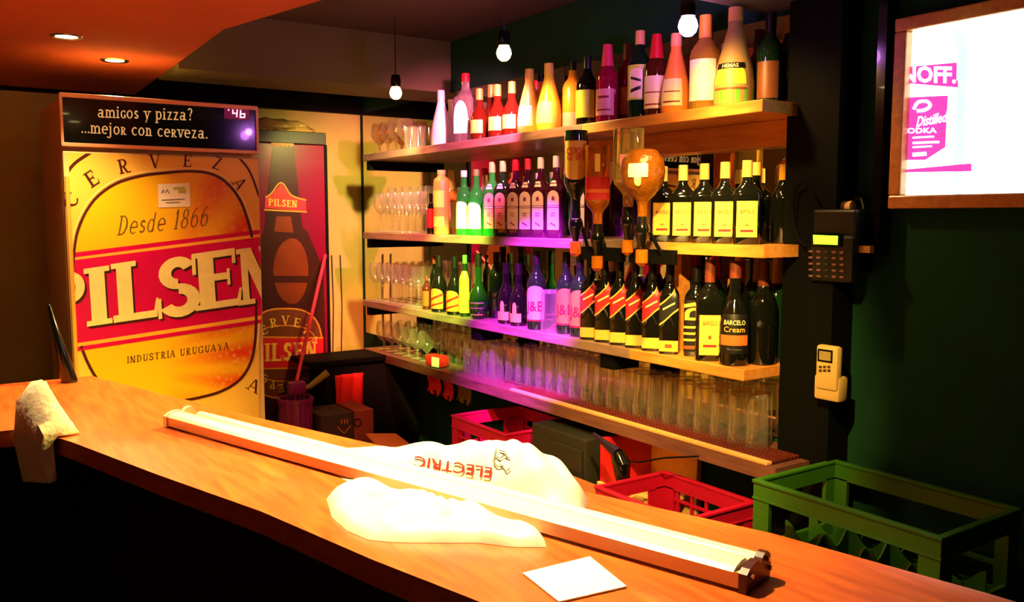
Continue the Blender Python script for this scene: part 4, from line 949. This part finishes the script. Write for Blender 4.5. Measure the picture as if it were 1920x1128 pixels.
# --- bottles upside down in the wall dispensers
rk = thing('bottle_dispenser_rack', 'dark rack holding the upside-down bottles in front of the second shelf', 'bottle rack', (1.84, 2.3, ZS[1]))
M_steel = mat('dull_steel', (90, 80, 65), .3, metal=.8)
OPT = [(1080, 1.83, 1.885, 'jb'), (1121, 1.85, 1.83, 'flask'), (1178, 1.87, 1.875, 'gold'), (1205, 1.80, 1.80, 'orb')]
ys = []
for px, X, top, kind in OPT:
    q = at(px, 350, 0, X)
    ys.append((q.y, X))
bm = bmesh.new(); box(bm, (1.893, min(y for y, _ in ys)-.04, 1.455), (1.9105, max(y for y, _ in ys)+.05, 1.50), bevel=.002); fobj('rail', bm, M_black, rk)
HGT = {'jb': .29, 'flask': .28, 'gold': .27, 'orb': .22}
for (px, X, top, kind), (y, _) in zip(OPT, ys):
    zt = top; zn = zt-HGT[kind]
    bm = bmesh.new(); tube(bm, [(1.9, y+.012, 1.478), (X+.04, y+.03, zn+.0), (X+.025, y+.012, zn-.01)], .006); fobj('arm', bm, M_black, rk)
    d = thing('drink_measure', 'black pourer measure under the %s upside-down bottle' % {'jb': 'green', 'flask': 'square flask', 'gold': 'golden', 'orb': 'round studded'}[kind], 'pourer', (X, y, zn-.001), 0, 'pourers under the upside-down bottles')
    bm = bmesh.new(); lathe(bm, [(0, 0), (.020, 0), (.024, -.012), (.022, -.03), (.012, -.06), (.010, -.075), (0, -.075)], 18); obj('funnel', bm, M_blackgl, d, True)
    bm = bmesh.new(); lathe(bm, [(0, -.0755), (.019, -.0755), (.019, -.115), (.008, -.125), (0, -.125)], 18); obj('measure_chamber', bm, M_bottle['amber'], d, True)
    bm = bmesh.new(); lathe(bm, [(0, -.126), (.006, -.126), (.006, -.150), (.012, -.155), (0, -.156)], 12); obj('spout', bm, M_steel, d, True)
    z = zt
    if kind == 'jb': bottle('inverted_bottle', 'green whisky bottle with yellow initialled label hanging upside down', (X, y, z), HGT[kind], .040, 'std', 'dkgreen', 'black', capz=.9, lab='yellow', lz=(.12, .56), la=60, arch=.08, texts=(('J&B', .2, .15, 46, 'orange', .02),), rz=R(-42), flip=True)
    if kind == 'flask': bottle('inverted_bottle', 'square flask with a red label hanging upside down left of the golden bottle', (X, y, z), HGT[kind], .039, 'sq', 'amber', 'black', capz=.9, lab='red', lz=(.36, .62), la=62, extra=((.5, .54, 50, 'orange', 0, 0), (.10, .30, 12, 'yellow', 0, 0)), rz=R(-42), flip=True)
    if kind == 'gold': bottle('inverted_bottle', 'clear-shouldered golden bottle hanging upside down behind the round studded one', (X, y, z), HGT[kind], .048, 'rect', 'honey', 'black', capz=.9, lab='pink', lz=(.3, .5), la=30, arch=.12, rz=R(-42), flip=True)
    if kind == 'orb': bottle('inverted_bottle', 'round studded dark gold bottle hanging upside down, nearest of the four', (X, y, z), HGT[kind], .068, 'orb', 'studded', 'black', capz=.9, lab='white', lz=(.2, .38), la=26, extra=((.38, .50, 9, 'cream', .05, 0),), rz=R(-56), flip=True, flute=.05)

# ---------------------------------------------------------------- things on and under the lowest shelf
q = at(818, 685, 0, 1.95)
pk = thing('snack_packet', 'crumpled red packet with a white label on the lowest shelf', 'packet', (1.955, q.y, ZS[3]+.0008), R(10))
bm = bmesh.new(); box(bm, (-.03, -.055, 0), (.03, .055, .055), bevel=.012); obj('packet', bm, mat('red_foil', (205, 35, 40), .35, bump=.5, scale=30), pk, True)
bm = bmesh.new(); box(bm, (-.034, -.052, .004), (-.0305, 0.0, .048), bevel=.001); obj('label', bm, LAB['white'], pk)
# cloths hanging below the shelf edge
def cloth(name, px, py0, py1, wd, m, label, x=1.93):
    q = at(px, py0, 0, x); z0 = ZS[3]-.041; z1 = at(px, py1, 0, x).z
    bm = bmesh.new(); n = 16; rows = []
    for j in range(9):
        z = z0+(z1-z0)*j/8; rows.append([bm.verts.new((x+.008*math.sin(i*1.3+j*.3)*(j/8)+.004, q.y-wd/2+wd*i/n*(1-.12*j/8)+.006*math.sin(j), z-.012*math.sin(i*.8)*(j/8))) for i in range(n+1)])
    for A, B in zip(rows, rows[1:]):
        for i in range(n): bm.faces.new((A[i], A[i+1], B[i+1], B[i]))
    o = obj(name, bm, m, None, True, 180); md = o.modifiers.new('thick', 'SOLIDIFY'); md.thickness = .004
    return tag(o, label, 'cloth')
cloth('dish_cloth', 812, 690, 735, .12, mat('red_cloth', (200, 25, 25), .8), 'red cloth hanging under the lowest shelf', 1.96)
cloth('dish_cloth', 838, 700, 745, .09, mat('red_cloth', (200, 25, 25), .8), 'red folded cloth hanging right of the other red cloth under the shelf', 1.99)
cloth('dish_cloth', 868, 715, 752, .12, mat('olive_cloth', (120, 100, 50), .85), 'olive cloth hanging under the lowest shelf', 2.02)

# crates
def crate(name, label, x0, x1, y0, y1, z0, z1, rgb, style, group=None):
    t = thing(name, label, 'crate', ((x0+x1)/2, (y0+y1)/2, z0), 0, group)
    m = mat('%s_crate_plastic' % style, rgb, .4); W_, D_, H_ = (x1-x0)/2, (y1-y0)/2, z1-z0; th = .012
    bm = bmesh.new()
    rim = .045 if style == 'red' else .046
    for sx in (-1, 1):
        box(bm, (sx*W_, -D_, H_-rim), (sx*(W_-th), D_, H_-.004))
    for sy in (-1, 1):
        box(bm, (-W_+th, sy*D_, H_-rim), (W_-th, sy*(D_-th), H_-.004))
    obj('side_band', bm, m, t)
    bm = bmesh.new()
    for sx in (-1, 1): box(bm, (sx*W_*1.0, -D_, 0), (sx*(W_-th), D_, .05))
    for sy in (-1, 1): box(bm, (-W_+th, sy*D_, 0), (W_-th, sy*(D_-th), .05))
    obj('base_band', bm, m, t)
    bm = bmesh.new()
    for sx in (-1, 1): box(bm, (sx*(W_+.004), -D_-.004, H_-.010), (sx*(W_-th-.002), D_+.004, H_), bevel=.003); box(bm, (sx*(W_+.003), -D_-.003, H_-rim-.006), (sx*(W_-th), D_+.003, H_-rim), bevel=.001)
    for sy in (-1, 1): box(bm, (-W_+th, sy*(D_+.004), H_-.010), (W_-th, sy*(D_-th-.002), H_), bevel=.003); box(bm, (-W_+th, sy*(D_+.003), H_-rim-.006), (W_-th, sy*(D_-th), H_-rim), bevel=.001)
    obj('rim', bm, m, t)
    cw = .05
    for sx in (-1, 1):
        for sy in (-1, 1):
            bm = bmesh.new()
            box(bm, (sx*W_, sy*D_, .05), (sx*(W_-th), sy*(D_-cw), H_-rim)); box(bm, (sx*(W_-th), sy*D_, .05), (sx*(W_-cw), sy*(D_-th), H_-rim)); obj('corner_post', bm, m, t)
    bm = bmesh.new(); box(bm, (-W_+th, -D_+th, 0), (W_-th, D_-th, .01)); obj('bottom', bm, m, t)
    if style == 'red':                     # pierced walls: slats and a mid rail
        bm = bmesh.new(); zt = H_-rim; n = 9
        for sx in (-1, 1):
            for k in range(n):
                y = -D_+cw+(2*D_-2*cw)*(k+.5)/n
                box(bm, (sx*(W_-.002), y-.010, .05), (sx*(W_-.009), y+.010, zt-.085)) if k % 2 else box(bm, (sx*(W_-.002), y-.005, zt-.075), (sx*(W_-.009), y+.005, zt))
            box(bm, (sx*(W_-.001), -D_+cw, zt-.085), (sx*(W_-.010), D_-cw, zt-.073))
            box(bm, (sx*(W_-.001), -D_+cw, zt-.040), (sx*(W_-.010), D_-cw, zt-.032))
        for sy in (-1, 1):
            for k in range(6):
                x = -W_+cw+(2*W_-2*cw)*(k+.5)/6; box(bm, (x-.011, sy*(D_-.002), .05), (x+.011, sy*(D_-.009), zt if k in (0, 5) else zt-.085))
            box(bm, (-W_+cw, sy*(D_-.001), zt-.085), (W_-cw, sy*(D_-.010), zt-.073))
        obj('pierced_wall', bm, m, t)
    else:                                  # bottle compartments with a wavy top
        bm = bmesh.new(); zt = H_-rim-.085
        def wavy(p0, p1, ncell):
            n = ncell*8; lo, hi = [], []
            for i in range(n+1):
                u = i/n; p = Vector(p0)*(1-u)+Vector(p1)*u
                lo.append(bm.verts.new((p.x, p.y, .01))); hi.append(bm.verts.new((p.x, p.y, zt-.02+.022*math.cos(u*ncell*2*PI))))
            for i in range(n): bm.faces.new((lo[i], lo[i+1], hi[i+1], hi[i]))
        for k in range(1, 3): x = -W_+th+(2*W_-2*th)*k/3; wavy((x, -D_+th, 0), (x, D_-th, 0), 4)
        for k in range(1, 4): y = -D_+th+(2*D_-2*th)*k/4; wavy((-W_+th, y, 0), (W_-th, y, 0), 3)
        o = obj('dividers', bm, m, t); md = o.modifiers.new('thick', 'SOLIDIFY'); md.thickness = .004
        bm = bmesh.new()
        for sx in (-1, 1): box(bm, (sx*W_, -D_+cw, H_-rim-.105), (sx*(W_-th), D_-cw, H_-rim-.095)); box(bm, (sx*W_, -D_+cw, .05), (sx*(W_-th), D_-cw, H_-rim-.16))
        for sy in (-1, 1): box(bm, (-W_+cw, sy*D_, .05), (W_-cw, sy*(D_-th), H_-rim-.13))
        obj('lower_wall', bm, m, t)
    return t
RED = (170, 10, 45)
crate('beer_crate', 'red pierced beer crate standing behind the white bag', 1.79, 2.125, 2.69, 3.09, .5015, .79, RED, 'red', 'red beer crates')
crate('beer_crate', 'lower red crate under the crate behind the white bag', 1.79, 2.125, 2.69, 3.09, .211, .50, RED, 'red', 'red beer crates')
crate('beer_crate', 'red beer crate left of the green crate', 1.665, 1.955, 1.64, 2.01, .5015, .79, RED, 'red', 'red beer crates')
crate('beer_crate', 'lower red crate under the crate left of the green one', 1.665, 1.955, 1.64, 2.01, .211, .50, RED, 'red', 'red beer crates')
crate('bottle_crate', 'large green bottle crate with wavy dividers at the right end', 1.765, 2.10, .985, 1.49, .5715, .925, (50, 100, 20), 'green', 'green bottle crates')
crate('bottle_crate', 'lower green crate under the large green bottle crate', 1.765, 2.10, .985, 1.49, .2115, .57, (50, 100, 20), 'green', 'green bottle crates')

# dark undercounter fridge, cream open cabinet and scoop below the drip mats
uc = thing('undercounter_cabinet', 'dark undercounter cabinet below the violet-lit drip mat', 'cabinet', (2.0, 2.46, .21))
bm = bmesh.new(); box(bm, (1.86, 2.30, .211), (2.14, 2.62, .84), bevel=.006); fobj('body', bm, mat('dark_cabinet', (34, 36, 30), .45), uc)
bm = bmesh.new(); box(bm, (1.852, 2.315, .25), (1.86, 2.605, .80), bevel=.002); fobj('door', bm, mat('dark_cabinet', (34, 36, 30), .45), uc)
oc = thing('open_cabinet', 'cream open cabinet with a red side below the drip mats', 'cabinet', (2.0, 2.15, .21))
M_c2 = mat('cream_cabinet', (225, 180, 100), .45)
bm = bmesh.new(); box(bm, (2.12, 2.03, .211), (2.14, 2.27, .85)); box(bm, (1.90, 2.03, .211), (2.12, 2.27, .23)); box(bm, (1.92, 2.05, .66), (2.12, 2.25, .672)); fobj('body', bm, M_c2, oc)
bm = bmesh.new(); box(bm, (1.90, 2.25, .23), (2.12, 2.27, .85)); fobj('side_panel', bm, mat('red_panel', (205, 30, 35), .4), oc)
bm = bmesh.new(); box(bm, (1.885, 2.03, .55), (1.90, 2.27, .70), bevel=.003); fobj('drawer_front', bm, M_c2, oc)
sp = at(1140, 838, 0, 1.80)
sco = thing('black_scoop', 'black wedge-shaped scoop lying on a cardboard box in front of the dark cabinet', 'scoop', (1.80, sp.y, .0))
bm = bmesh.new(); d0 = at(1113, 813, 0, 1.80); d1 = at(1158, 850, 0, 1.80)
tube(bm, [d0, (d0+d1)/2, d1], [.006, .012, .020], 8)
for v in bm.verts: v.co -= Vector((1.80, sp.y, 0))
obj('handle', bm, mat('glossy_black_plastic', (30, 20, 40), .2), sco, True)
bm = bmesh.new(); tube(bm, [d1, d1+Vector((0, -.02, -.03)), d1+Vector((.0, -.03, -.10))], [.024, .030, .02], 10)
for v in bm.verts: v.co -= Vector((1.80, sp.y, 0))
obj('scoop_bowl', bm, M_blackgl, sco, True)
def carton(label, x0, x1, y0, y1, z0, z1, m, open_=False):
    t = thing('cardboard_box', label, 'box', ((x0+x1)/2, (y0+y1)/2, z0), 0)
    bm = bmesh.new(); box(bm, (x0, y0, z0), (x1, y1, z1), bevel=.003); fobj('carton', bm, m, t)
    bm = bmesh.new(); box(bm, ((x0+x1)/2-.02, y0-.0008, z1-.0002), ((x0+x1)/2+.02, y1+.0008, z1+.0006)); fobj('tape', bm, mat('brown_tape', (120, 75, 35), .3), t)
    return t
M_card = mat('brown_cardboard', (165, 95, 45), .8)
carton('brown cardboard box on the floor right of the white bag', 1.60, 1.83, 2.12, 2.44, .2105, .715, M_card)
bm = bmesh.new(); tube(bm, [at(1165, 862, 0, 1.895), at(1200, 866, 0, 1.87), at(1245, 858, 0, 1.87), at(1310, 855, 0, 1.9)], .003, 6); tag(obj('black_cable', bm, M_black, None, True), 'thin black cable strung across the cream open cabinet', 'cable')

# ---------------------------------------------------------------- corner between slim cooler and shelves
YB = 3.72
def cx(px): return at(px, 700, 1, YB).x
def cz(py, px=640): return at(px, py, 1, YB).z
bx = thing('cardboard_box', 'dark printed cardboard box under the red cloth', 'box', (cx(633), YB+.1, .21))
bm = bmesh.new(); box(bm, (cx(600), YB, .211), (cx(661), YB+.215, cz(775)), bevel=.003); fobj('carton', bm, mat('dark_printed_card', (60, 38, 26), .7), bx)
bm = bmesh.new(); faces(bm, strip([(633, 800), (645, 812), (657, 798)], 2)+strip([(640, 786), (640, 794)], 2)+strip([(646, 785), (646, 794)], 2)+strip([(651, 785), (651, 793)], 2), lambda x, y: Vector((at(x, y, 1, YB).x, YB-.001, at(x, y, 1, YB).z))); fobj('emblem', bm, LAB['orange'], bx)
b2 = thing('cardboard_box', 'red-brown cardboard box right of the dark printed box', 'box', (cx(680), YB+.05, .21))
bm = bmesh.new(); box(bm, (cx(662), YB-.02, .211), (cx(696), YB+.20, cz(772)), bevel=.003); fobj('carton', bm, mat('red_brown_card', (135, 48, 32), .7), b2)
bm = bmesh.new(); faces(bm, strip([(670+7*math.cos(R(k)), 792+7*math.sin(R(k))) for k in range(0, 361, 30)], 2), lambda x, y: Vector((at(x, y, 1, YB-.02).x, YB-.021, at(x, y, 1, YB-.02).z))); fobj('emblem', bm, M_black, b2)
# black bin with tray top, red cloth
bn = thing('black_cabinet', 'black cabinet with a dark overhanging top in the far corner', 'cabinet', (cx(660), YB+.4, .21))
bm = bmesh.new(); box(bm, (at(612, 700, 1, 3.97).x, 3.97, .211), (2.10, 4.20, at(640, 684, 1, 3.95).z), bevel=.004); fobj('body', bm, mat('black_cabinet_side', (8, 11, 8), .7, spec=.2), bn)
bm = bmesh.new(); box(bm, (at(580, 684, 1, 3.95).x, 3.95, at(640, 684, 1, 3.95).z+.0005), (2.11, 4.212, at(640, 684, 1, 3.95).z+.026), bevel=.004); fobj('top', bm, M_black, bn)
bm = bmesh.new(); n = 14; rows = []
for j in range(11):
    cxx = lambda p: at(p, 700, 1, 3.955).x; czz = lambda p: at(640, p, 1, 3.955).z
    z = czz(702)+(czz(768)-czz(702))*j/10
    rows.append([bm.verts.new((cxx(628)+(cxx(680)-cxx(628))*i/n, 3.955-.008*math.sin(i*1.1+j*.2), z-(.03*j/10 if i > n*.55 else 0))) for i in range(n+1)])
for A, B in zip(rows, rows[1:]):
    for i in range(n): bm.faces.new((A[i], A[i+1], B[i+1], B[i]))
o = obj('red_cloth', bm, mat('bright_red_cloth', (225, 25, 18), .75), None, True, 180); md = o.modifiers.new('thick', 'SOLIDIFY'); md.thickness = .004
tag(o, 'bright red cloth hanging on the front of the black cabinet', 'cloth')
# leaning board at the right
bm = bmesh.new(); A = [at(686, 812, 1, 3.66), at(742, 812, 1, 3.66), at(782, 842, 1, 3.38), at(715, 842, 1, 3.38)]
vs = [bm.verts.new(p) for p in A]; bm.faces.new(vs); r_ = bmesh.ops.extrude_face_region(bm, geom=bm.faces[:])
for v in r_['geom']:
    if isinstance(v, bmesh.types.BMVert): v.co.z -= .008
zc = [p.z for p in A]
fl = thing('cardboard_box', 'low open cardboard box with an orange flap at the right of the boxes', 'box', (1.75, 3.6, .21))
fobj('flap', bm, mat('orange_card', (190, 90, 35), .75), fl)
bm = bmesh.new(); box(bm, (min(p.x for p in A)+.01, 3.39, .211), (max(p.x for p in A)-.03, 3.655, min(zc)-.012), bevel=.003); fobj('carton', bm, mat('orange_card', (190, 90, 35), .75), fl)
# bucket, brush and broom
bq = at(572, 800, 1, YB-.15)
bk = thing('plastic_bucket', 'purple ribbed plastic bin standing in front of the slim cooler', 'bucket', (at(559, 760, 1, 3.78).x-.012, 3.78, .211))
hz = at(562, 742, 1, 3.80).z-.211
bm = bmesh.new(); lathe(bm, [(0, 0), (.058, 0), (.064, .03), (.076, hz-.02), (.081, hz-.018), (.081, hz), (.072, hz), (.06, .05), (0, .05)], 36, flute=.05); obj('bin', bm, mat('purple_plastic', (120, 20, 85), .4), bk, True, 25)
br = thing('broom', 'pink broom handle leaning on the slim cooler with its head in the purple bin', 'broom', (at(556, 715, 1, 3.80).x, 3.80, at(556, 715, 1, 3.80).z))
top = at(610, 478, 1, 4.195)
bm = bmesh.new(); tube(bm, [(0, 0, 0), Vector(top)-br.location], .0085, 10); obj('handle', bm, mat('pink_handle', (200, 45, 75), .35), br, True)
bm = bmesh.new(); box(bm, (-.04, -.02, -.06), (.04, .02, .0), bevel=.008); obj('broom_head', bm, mat('purple_plastic', (120, 20, 85), .4), br, True)
bm = bmesh.new()
for i in range(90): x, y_ = random.uniform(-.036, .036), random.uniform(-.018, .018); tube(bm, [(x, y_, -.06), (x*1.1, y_*1.1, -.20)], .002, 4)
obj('bristles', bm, mat('purple_bristles', (110, 25, 80), .6), br)
hb = thing('hand_brush', 'olive hand brush lying across the purple bin', 'brush', (at(582, 722, 1, 3.84).x, 3.84, .211+hz+.002))
bm = bmesh.new(); tube(bm, [(-.07, 0, .006), (0, 0, .03), (.085, 0, .085)], [.008, .014, .018], 8); obj('brush_back', bm, mat('olive_plastic', (130, 110, 40), .5), hb, True)
# hanging cords on the back wall
for px in (622, 638):
    bm = bmesh.new(); p0, p1 = at(px, 478, 1, 4.74), at(px+2, 668, 1, 4.74); tube(bm, [p0, (p0+p1)/2+Vector((.008, 0, 0)), p1], .0035, 6)
    tag(obj('hanging_cord', bm, mat('dark_cord', (70, 60, 30), .6), None, True), 'thin cord hanging on the yellow wall, %s one' % ('left' if px == 622 else 'right'), 'cord', 'cords on the yellow wall')

# ---------------------------------------------------------------- right wall: light box, card terminal, cordless phone
lb = thing('light_box_sign', 'lit vodka advertising light box in a wooden frame on the green wall', 'sign', (XW, 1.17, 1.62))
SY0, SY1, SZ0, SZ1 = .97, 1.362, 1.622, 2.105
M_frame = wood('light_box_wood', (175, 105, 50), (205, 135, 70), .4, .2, (20, 20, 20))
bm = bmesh.new(); fw_ = .034
box(bm, (XW-.045, SY0, SZ0), (XW+.003, SY1, SZ0+fw_), bevel=.004); box(bm, (XW-.045, SY0, SZ1-fw_), (XW+.003, SY1, SZ1), bevel=.004)
box(bm, (XW-.045, SY0, SZ0+fw_), (XW+.003, SY0+fw_, SZ1-fw_), bevel=.004); box(bm, (XW-.045, SY1-fw_, SZ0+fw_), (XW+.003, SY1, SZ1-fw_), bevel=.004); fobj('frame', bm, M_frame, lb)
XP = XW-.018
bm = bmesh.new(); box(bm, (XP, SY0+fw_, SZ0+fw_), (XW+.003, SY1-fw_, SZ1-fw_)); lp = fobj('lit_panel', bm, mat('lit_white_panel', (225, 255, 240), .4, emit=2.2, vary=0), lb)
def at_s(px, py, lift=0): p = at(px, py, 0, XP); return Vector((XP-.0008-lift, p.y, p.z))
clips = [(Vector((0, SY1-fw_, 0)), Vector((0, 1, 0))), (Vector((0, SY0+fw_, 0)), Vector((0, -1, 0))), (Vector((0, 0, SZ0+fw_)), Vector((0, 0, -1))), (Vector((0, 0, SZ1-fw_)), Vector((0, 0, 1)))]
M_pk = mat('lit_magenta_print', (225, 60, 160), .4, emit=.75, vary=0); M_tq = mat('lit_pale_green_print', (185, 240, 215), .4, emit=.75, vary=0); M_wh = mat('lit_white_print', (255, 250, 255), .4, emit=2.2, vary=0)
art('bottle_edge', strip(curve([(1786, 55), (1800, 72), (1806, 95), (1803, 125), (1801, 250), (1797, 310), (1796, 372)]), 17), M_tq, lp, .0004, at_s, clips)
art('brand_band', [[(1650, 130), (1796, 117), (1797, 164), (1650, 152)]], M_pk, lp, .0006, at_s, clips)
art('pink_label', [[(1650, 185), (1778, 179), (1773, 276), (1735, 300), (1650, 300)]], M_pk, lp, .0006, at_s, clips)
art('pink_stripe', [[(1650, 322), (1822, 306), (1822, 321), (1650, 324)]], M_pk, lp, .0006, at_s, clips)
def stext(s, x0, y0, x1, y1, h, bold=.02, shear=0):
    bm = bmesh.new(); text_on(bm, s, lambda u, v: at_s(x0+(x1-x0)*u+shear*v, y0+(y1-y0)*u-h*v, .0014), bold)
    for co, no in clips: bmesh.ops.bisect_plane(bm, geom=list(bm.verts)+list(bm.edges)+list(bm.faces), plane_co=co, plane_no=no, clear_outer=True)
    fobj('lettering', bm, M_wh, lp)
stext('SMIRNOFF.', 1612, 151, 1793, 155, 30, .03)
stext('Distilled', 1718, 238, 1774, 228, 20, .015, 4)
stext('VODKA', 1690, 250, 1757, 249, 10, .02)
art('lettering', strip([(1712, 258), (1752, 256)], 3)+strip([(1712, 268), (1762, 266)], 4)+strip([(1712, 276), (1748, 274)], 3)+strip([(1712, 290), (1738, 288)], 7)+strip(curve([(1714, 205), (1722, 192), (1738, 190), (1745, 198), (1735, 206), (1720, 208)]), 6), M_wh, lp, .0014, at_s, clips)

# card terminal
ct = thing('card_terminal', 'black card payment terminal with a lit green screen on the wall', 'card terminal', (XW-.09, 1.57, 1.52))
XT = XW-.11
def yz(px, py, x=XT): p = at(px, py, 0, x); return p.y, p.z
ya, za = yz(1518, 392); yb, zb = yz(1596, 532)
bm = bmesh.new(); box(bm, (XT+.012, yb, za-.075), (XT+.09, ya, za), bevel=.008); box(bm, (XT+.004, yb+.002, zb), (XT+.05, ya-.002, za-.07), bevel=.008); body = fobj('body', bm, mat('black_terminal_plastic', (14, 17, 15), .4), ct)
def at_t(px, py, lift=0): p = at(px, py, 0, XT+.004); return Vector((XT+.003-lift, p.y, p.z))
bm = bmesh.new(); box(bm, (XT-.001, yz(1578, 450)[0], yz(1550, 462)[1]), (XT+.006, yz(1522, 450)[0], yz(1550, 436)[1]), bevel=.002); scf = fobj('screen_frame', bm, M_blackgl, ct)
bm = bmesh.new(); faces(bm, [[(1527, 440), (1574, 442), (1573, 459), (1528, 457)]], lambda x, y: at_t(x, y, .0055)); fobj('screen', bm, mat('lit_green_screen', (150, 255, 40), .4, emit=1.3, vary=0), scf)
for r_ in range(5):
    for c in range(5):
        x, y = 1521+c*14.5, 471+r_*11.5+c*.6
        p = at_t(x, y); bm = bmesh.new(); box(bm, (p.x-.003, p.y-.006, p.z-.003), (p.x+.003, p.y+.006, p.z+.003), bevel=.001)
        fobj('key', bm, mat('pale_pink_key', (110, 66, 66), .5) if c in (0, 1, 3, 4) else mat('grey_key', (36, 40, 38), .5), ct)
bm = bmesh.new(); p = at_t(1560, 388); tube(bm, [(XT+.055, p.y-.028, za+.006), (XT+.055, p.y+.028, za+.006)], .016, 16); fobj('paper_roll', bm, mat('receipt_paper', (235, 190, 120), .6), ct, True)
bm = bmesh.new(); box(bm, (XT+.03, yz(1618, 466)[0], yz(1600, 474)[1]), (XT+.05, yz(1597, 466)[0], yz(1600, 461)[1])); fobj('side_clip', bm, mat('brass_clip', (190, 140, 60), .4), ct)
bm = bmesh.new(); box(bm, (XT+.0502, yb+.015, zb+.03), (XW+.003, ya-.015, za-.08)); fobj('wall_bracket', bm, M_black, ct)
bm = bmesh.new(); p = [at(x, y, 0, 2.045) for x, y in [(1522, 350), (1508, 340), (1492, 350), (1486, 380), (1488, 420), (1498, 448), (1510, 462)]]; p[0] = at(1530, 372, 0, 2.045)
tube(bm, curve3 if False else p, .0035, 6); tag(obj('terminal_cable', bm, M_black, None, True), 'black cable looping left of the card terminal', 'cable')
bm = bmesh.new(); p = [at(x, y, 0, XW-.03) for x, y in [(1596, 384), (1606, 372), (1614, 372), (1619, 385), (1618, 402)]]
tube(bm, p, .003, 6); fobj('side_cord', bm, mat('grey_cord', (110, 110, 90), .5), ct, True)
# cordless phone
XQ = 2.06
ph = thing('cordless_phone', 'beige cordless phone handset in a wall cradle on the dark wall', 'phone', (XQ, 1.56, 1.07))
XH = XQ-.035
def box_px(bm, x0, y0, x1, y1, xa, xb, bev): 
    a_, b_ = at(x0, y0, 0, xa), at(x1, y1, 0, xa); box(bm, (xa, min(a_.y, b_.y), min(a_.z, b_.z)), (xb, max(a_.y, b_.y), max(a_.z, b_.z)), bevel=bev)
M_beige = mat('beige_plastic', (200, 165, 100), .45)
bm = bmesh.new(); box_px(bm, 1530, 645, 1568, 735, XH-.01, XH+.015, .008); hs = fobj('handset', bm, M_beige, ph, True)
bm = bmesh.new(); box_px(bm, 1526, 700, 1572, 756, XH-.004, XQ+.003, .008); fobj('cradle', bm, M_beige, ph, True)
bm = bmesh.new(); box_px(bm, 1533, 653, 1560, 681, XH-.0115, XH-.009, .0008); scr = fobj('screen_bezel', bm, M_black, hs)
bm = bmesh.new(); box_px(bm, 1536, 657, 1557, 677, XH-.0125, XH-.011, .0003); fobj('screen', bm, mat('grey_lcd', (150, 130, 80), .3), scr)
for x in (1535, 1543, 1551):
    for y in (685, 692):
        bm = bmesh.new(); box_px(bm, x, y, x+5, y+5, XH-.0125, XH-.009, .0005); fobj('key', bm, mat('dark_key', (60, 45, 25), .5), hs)
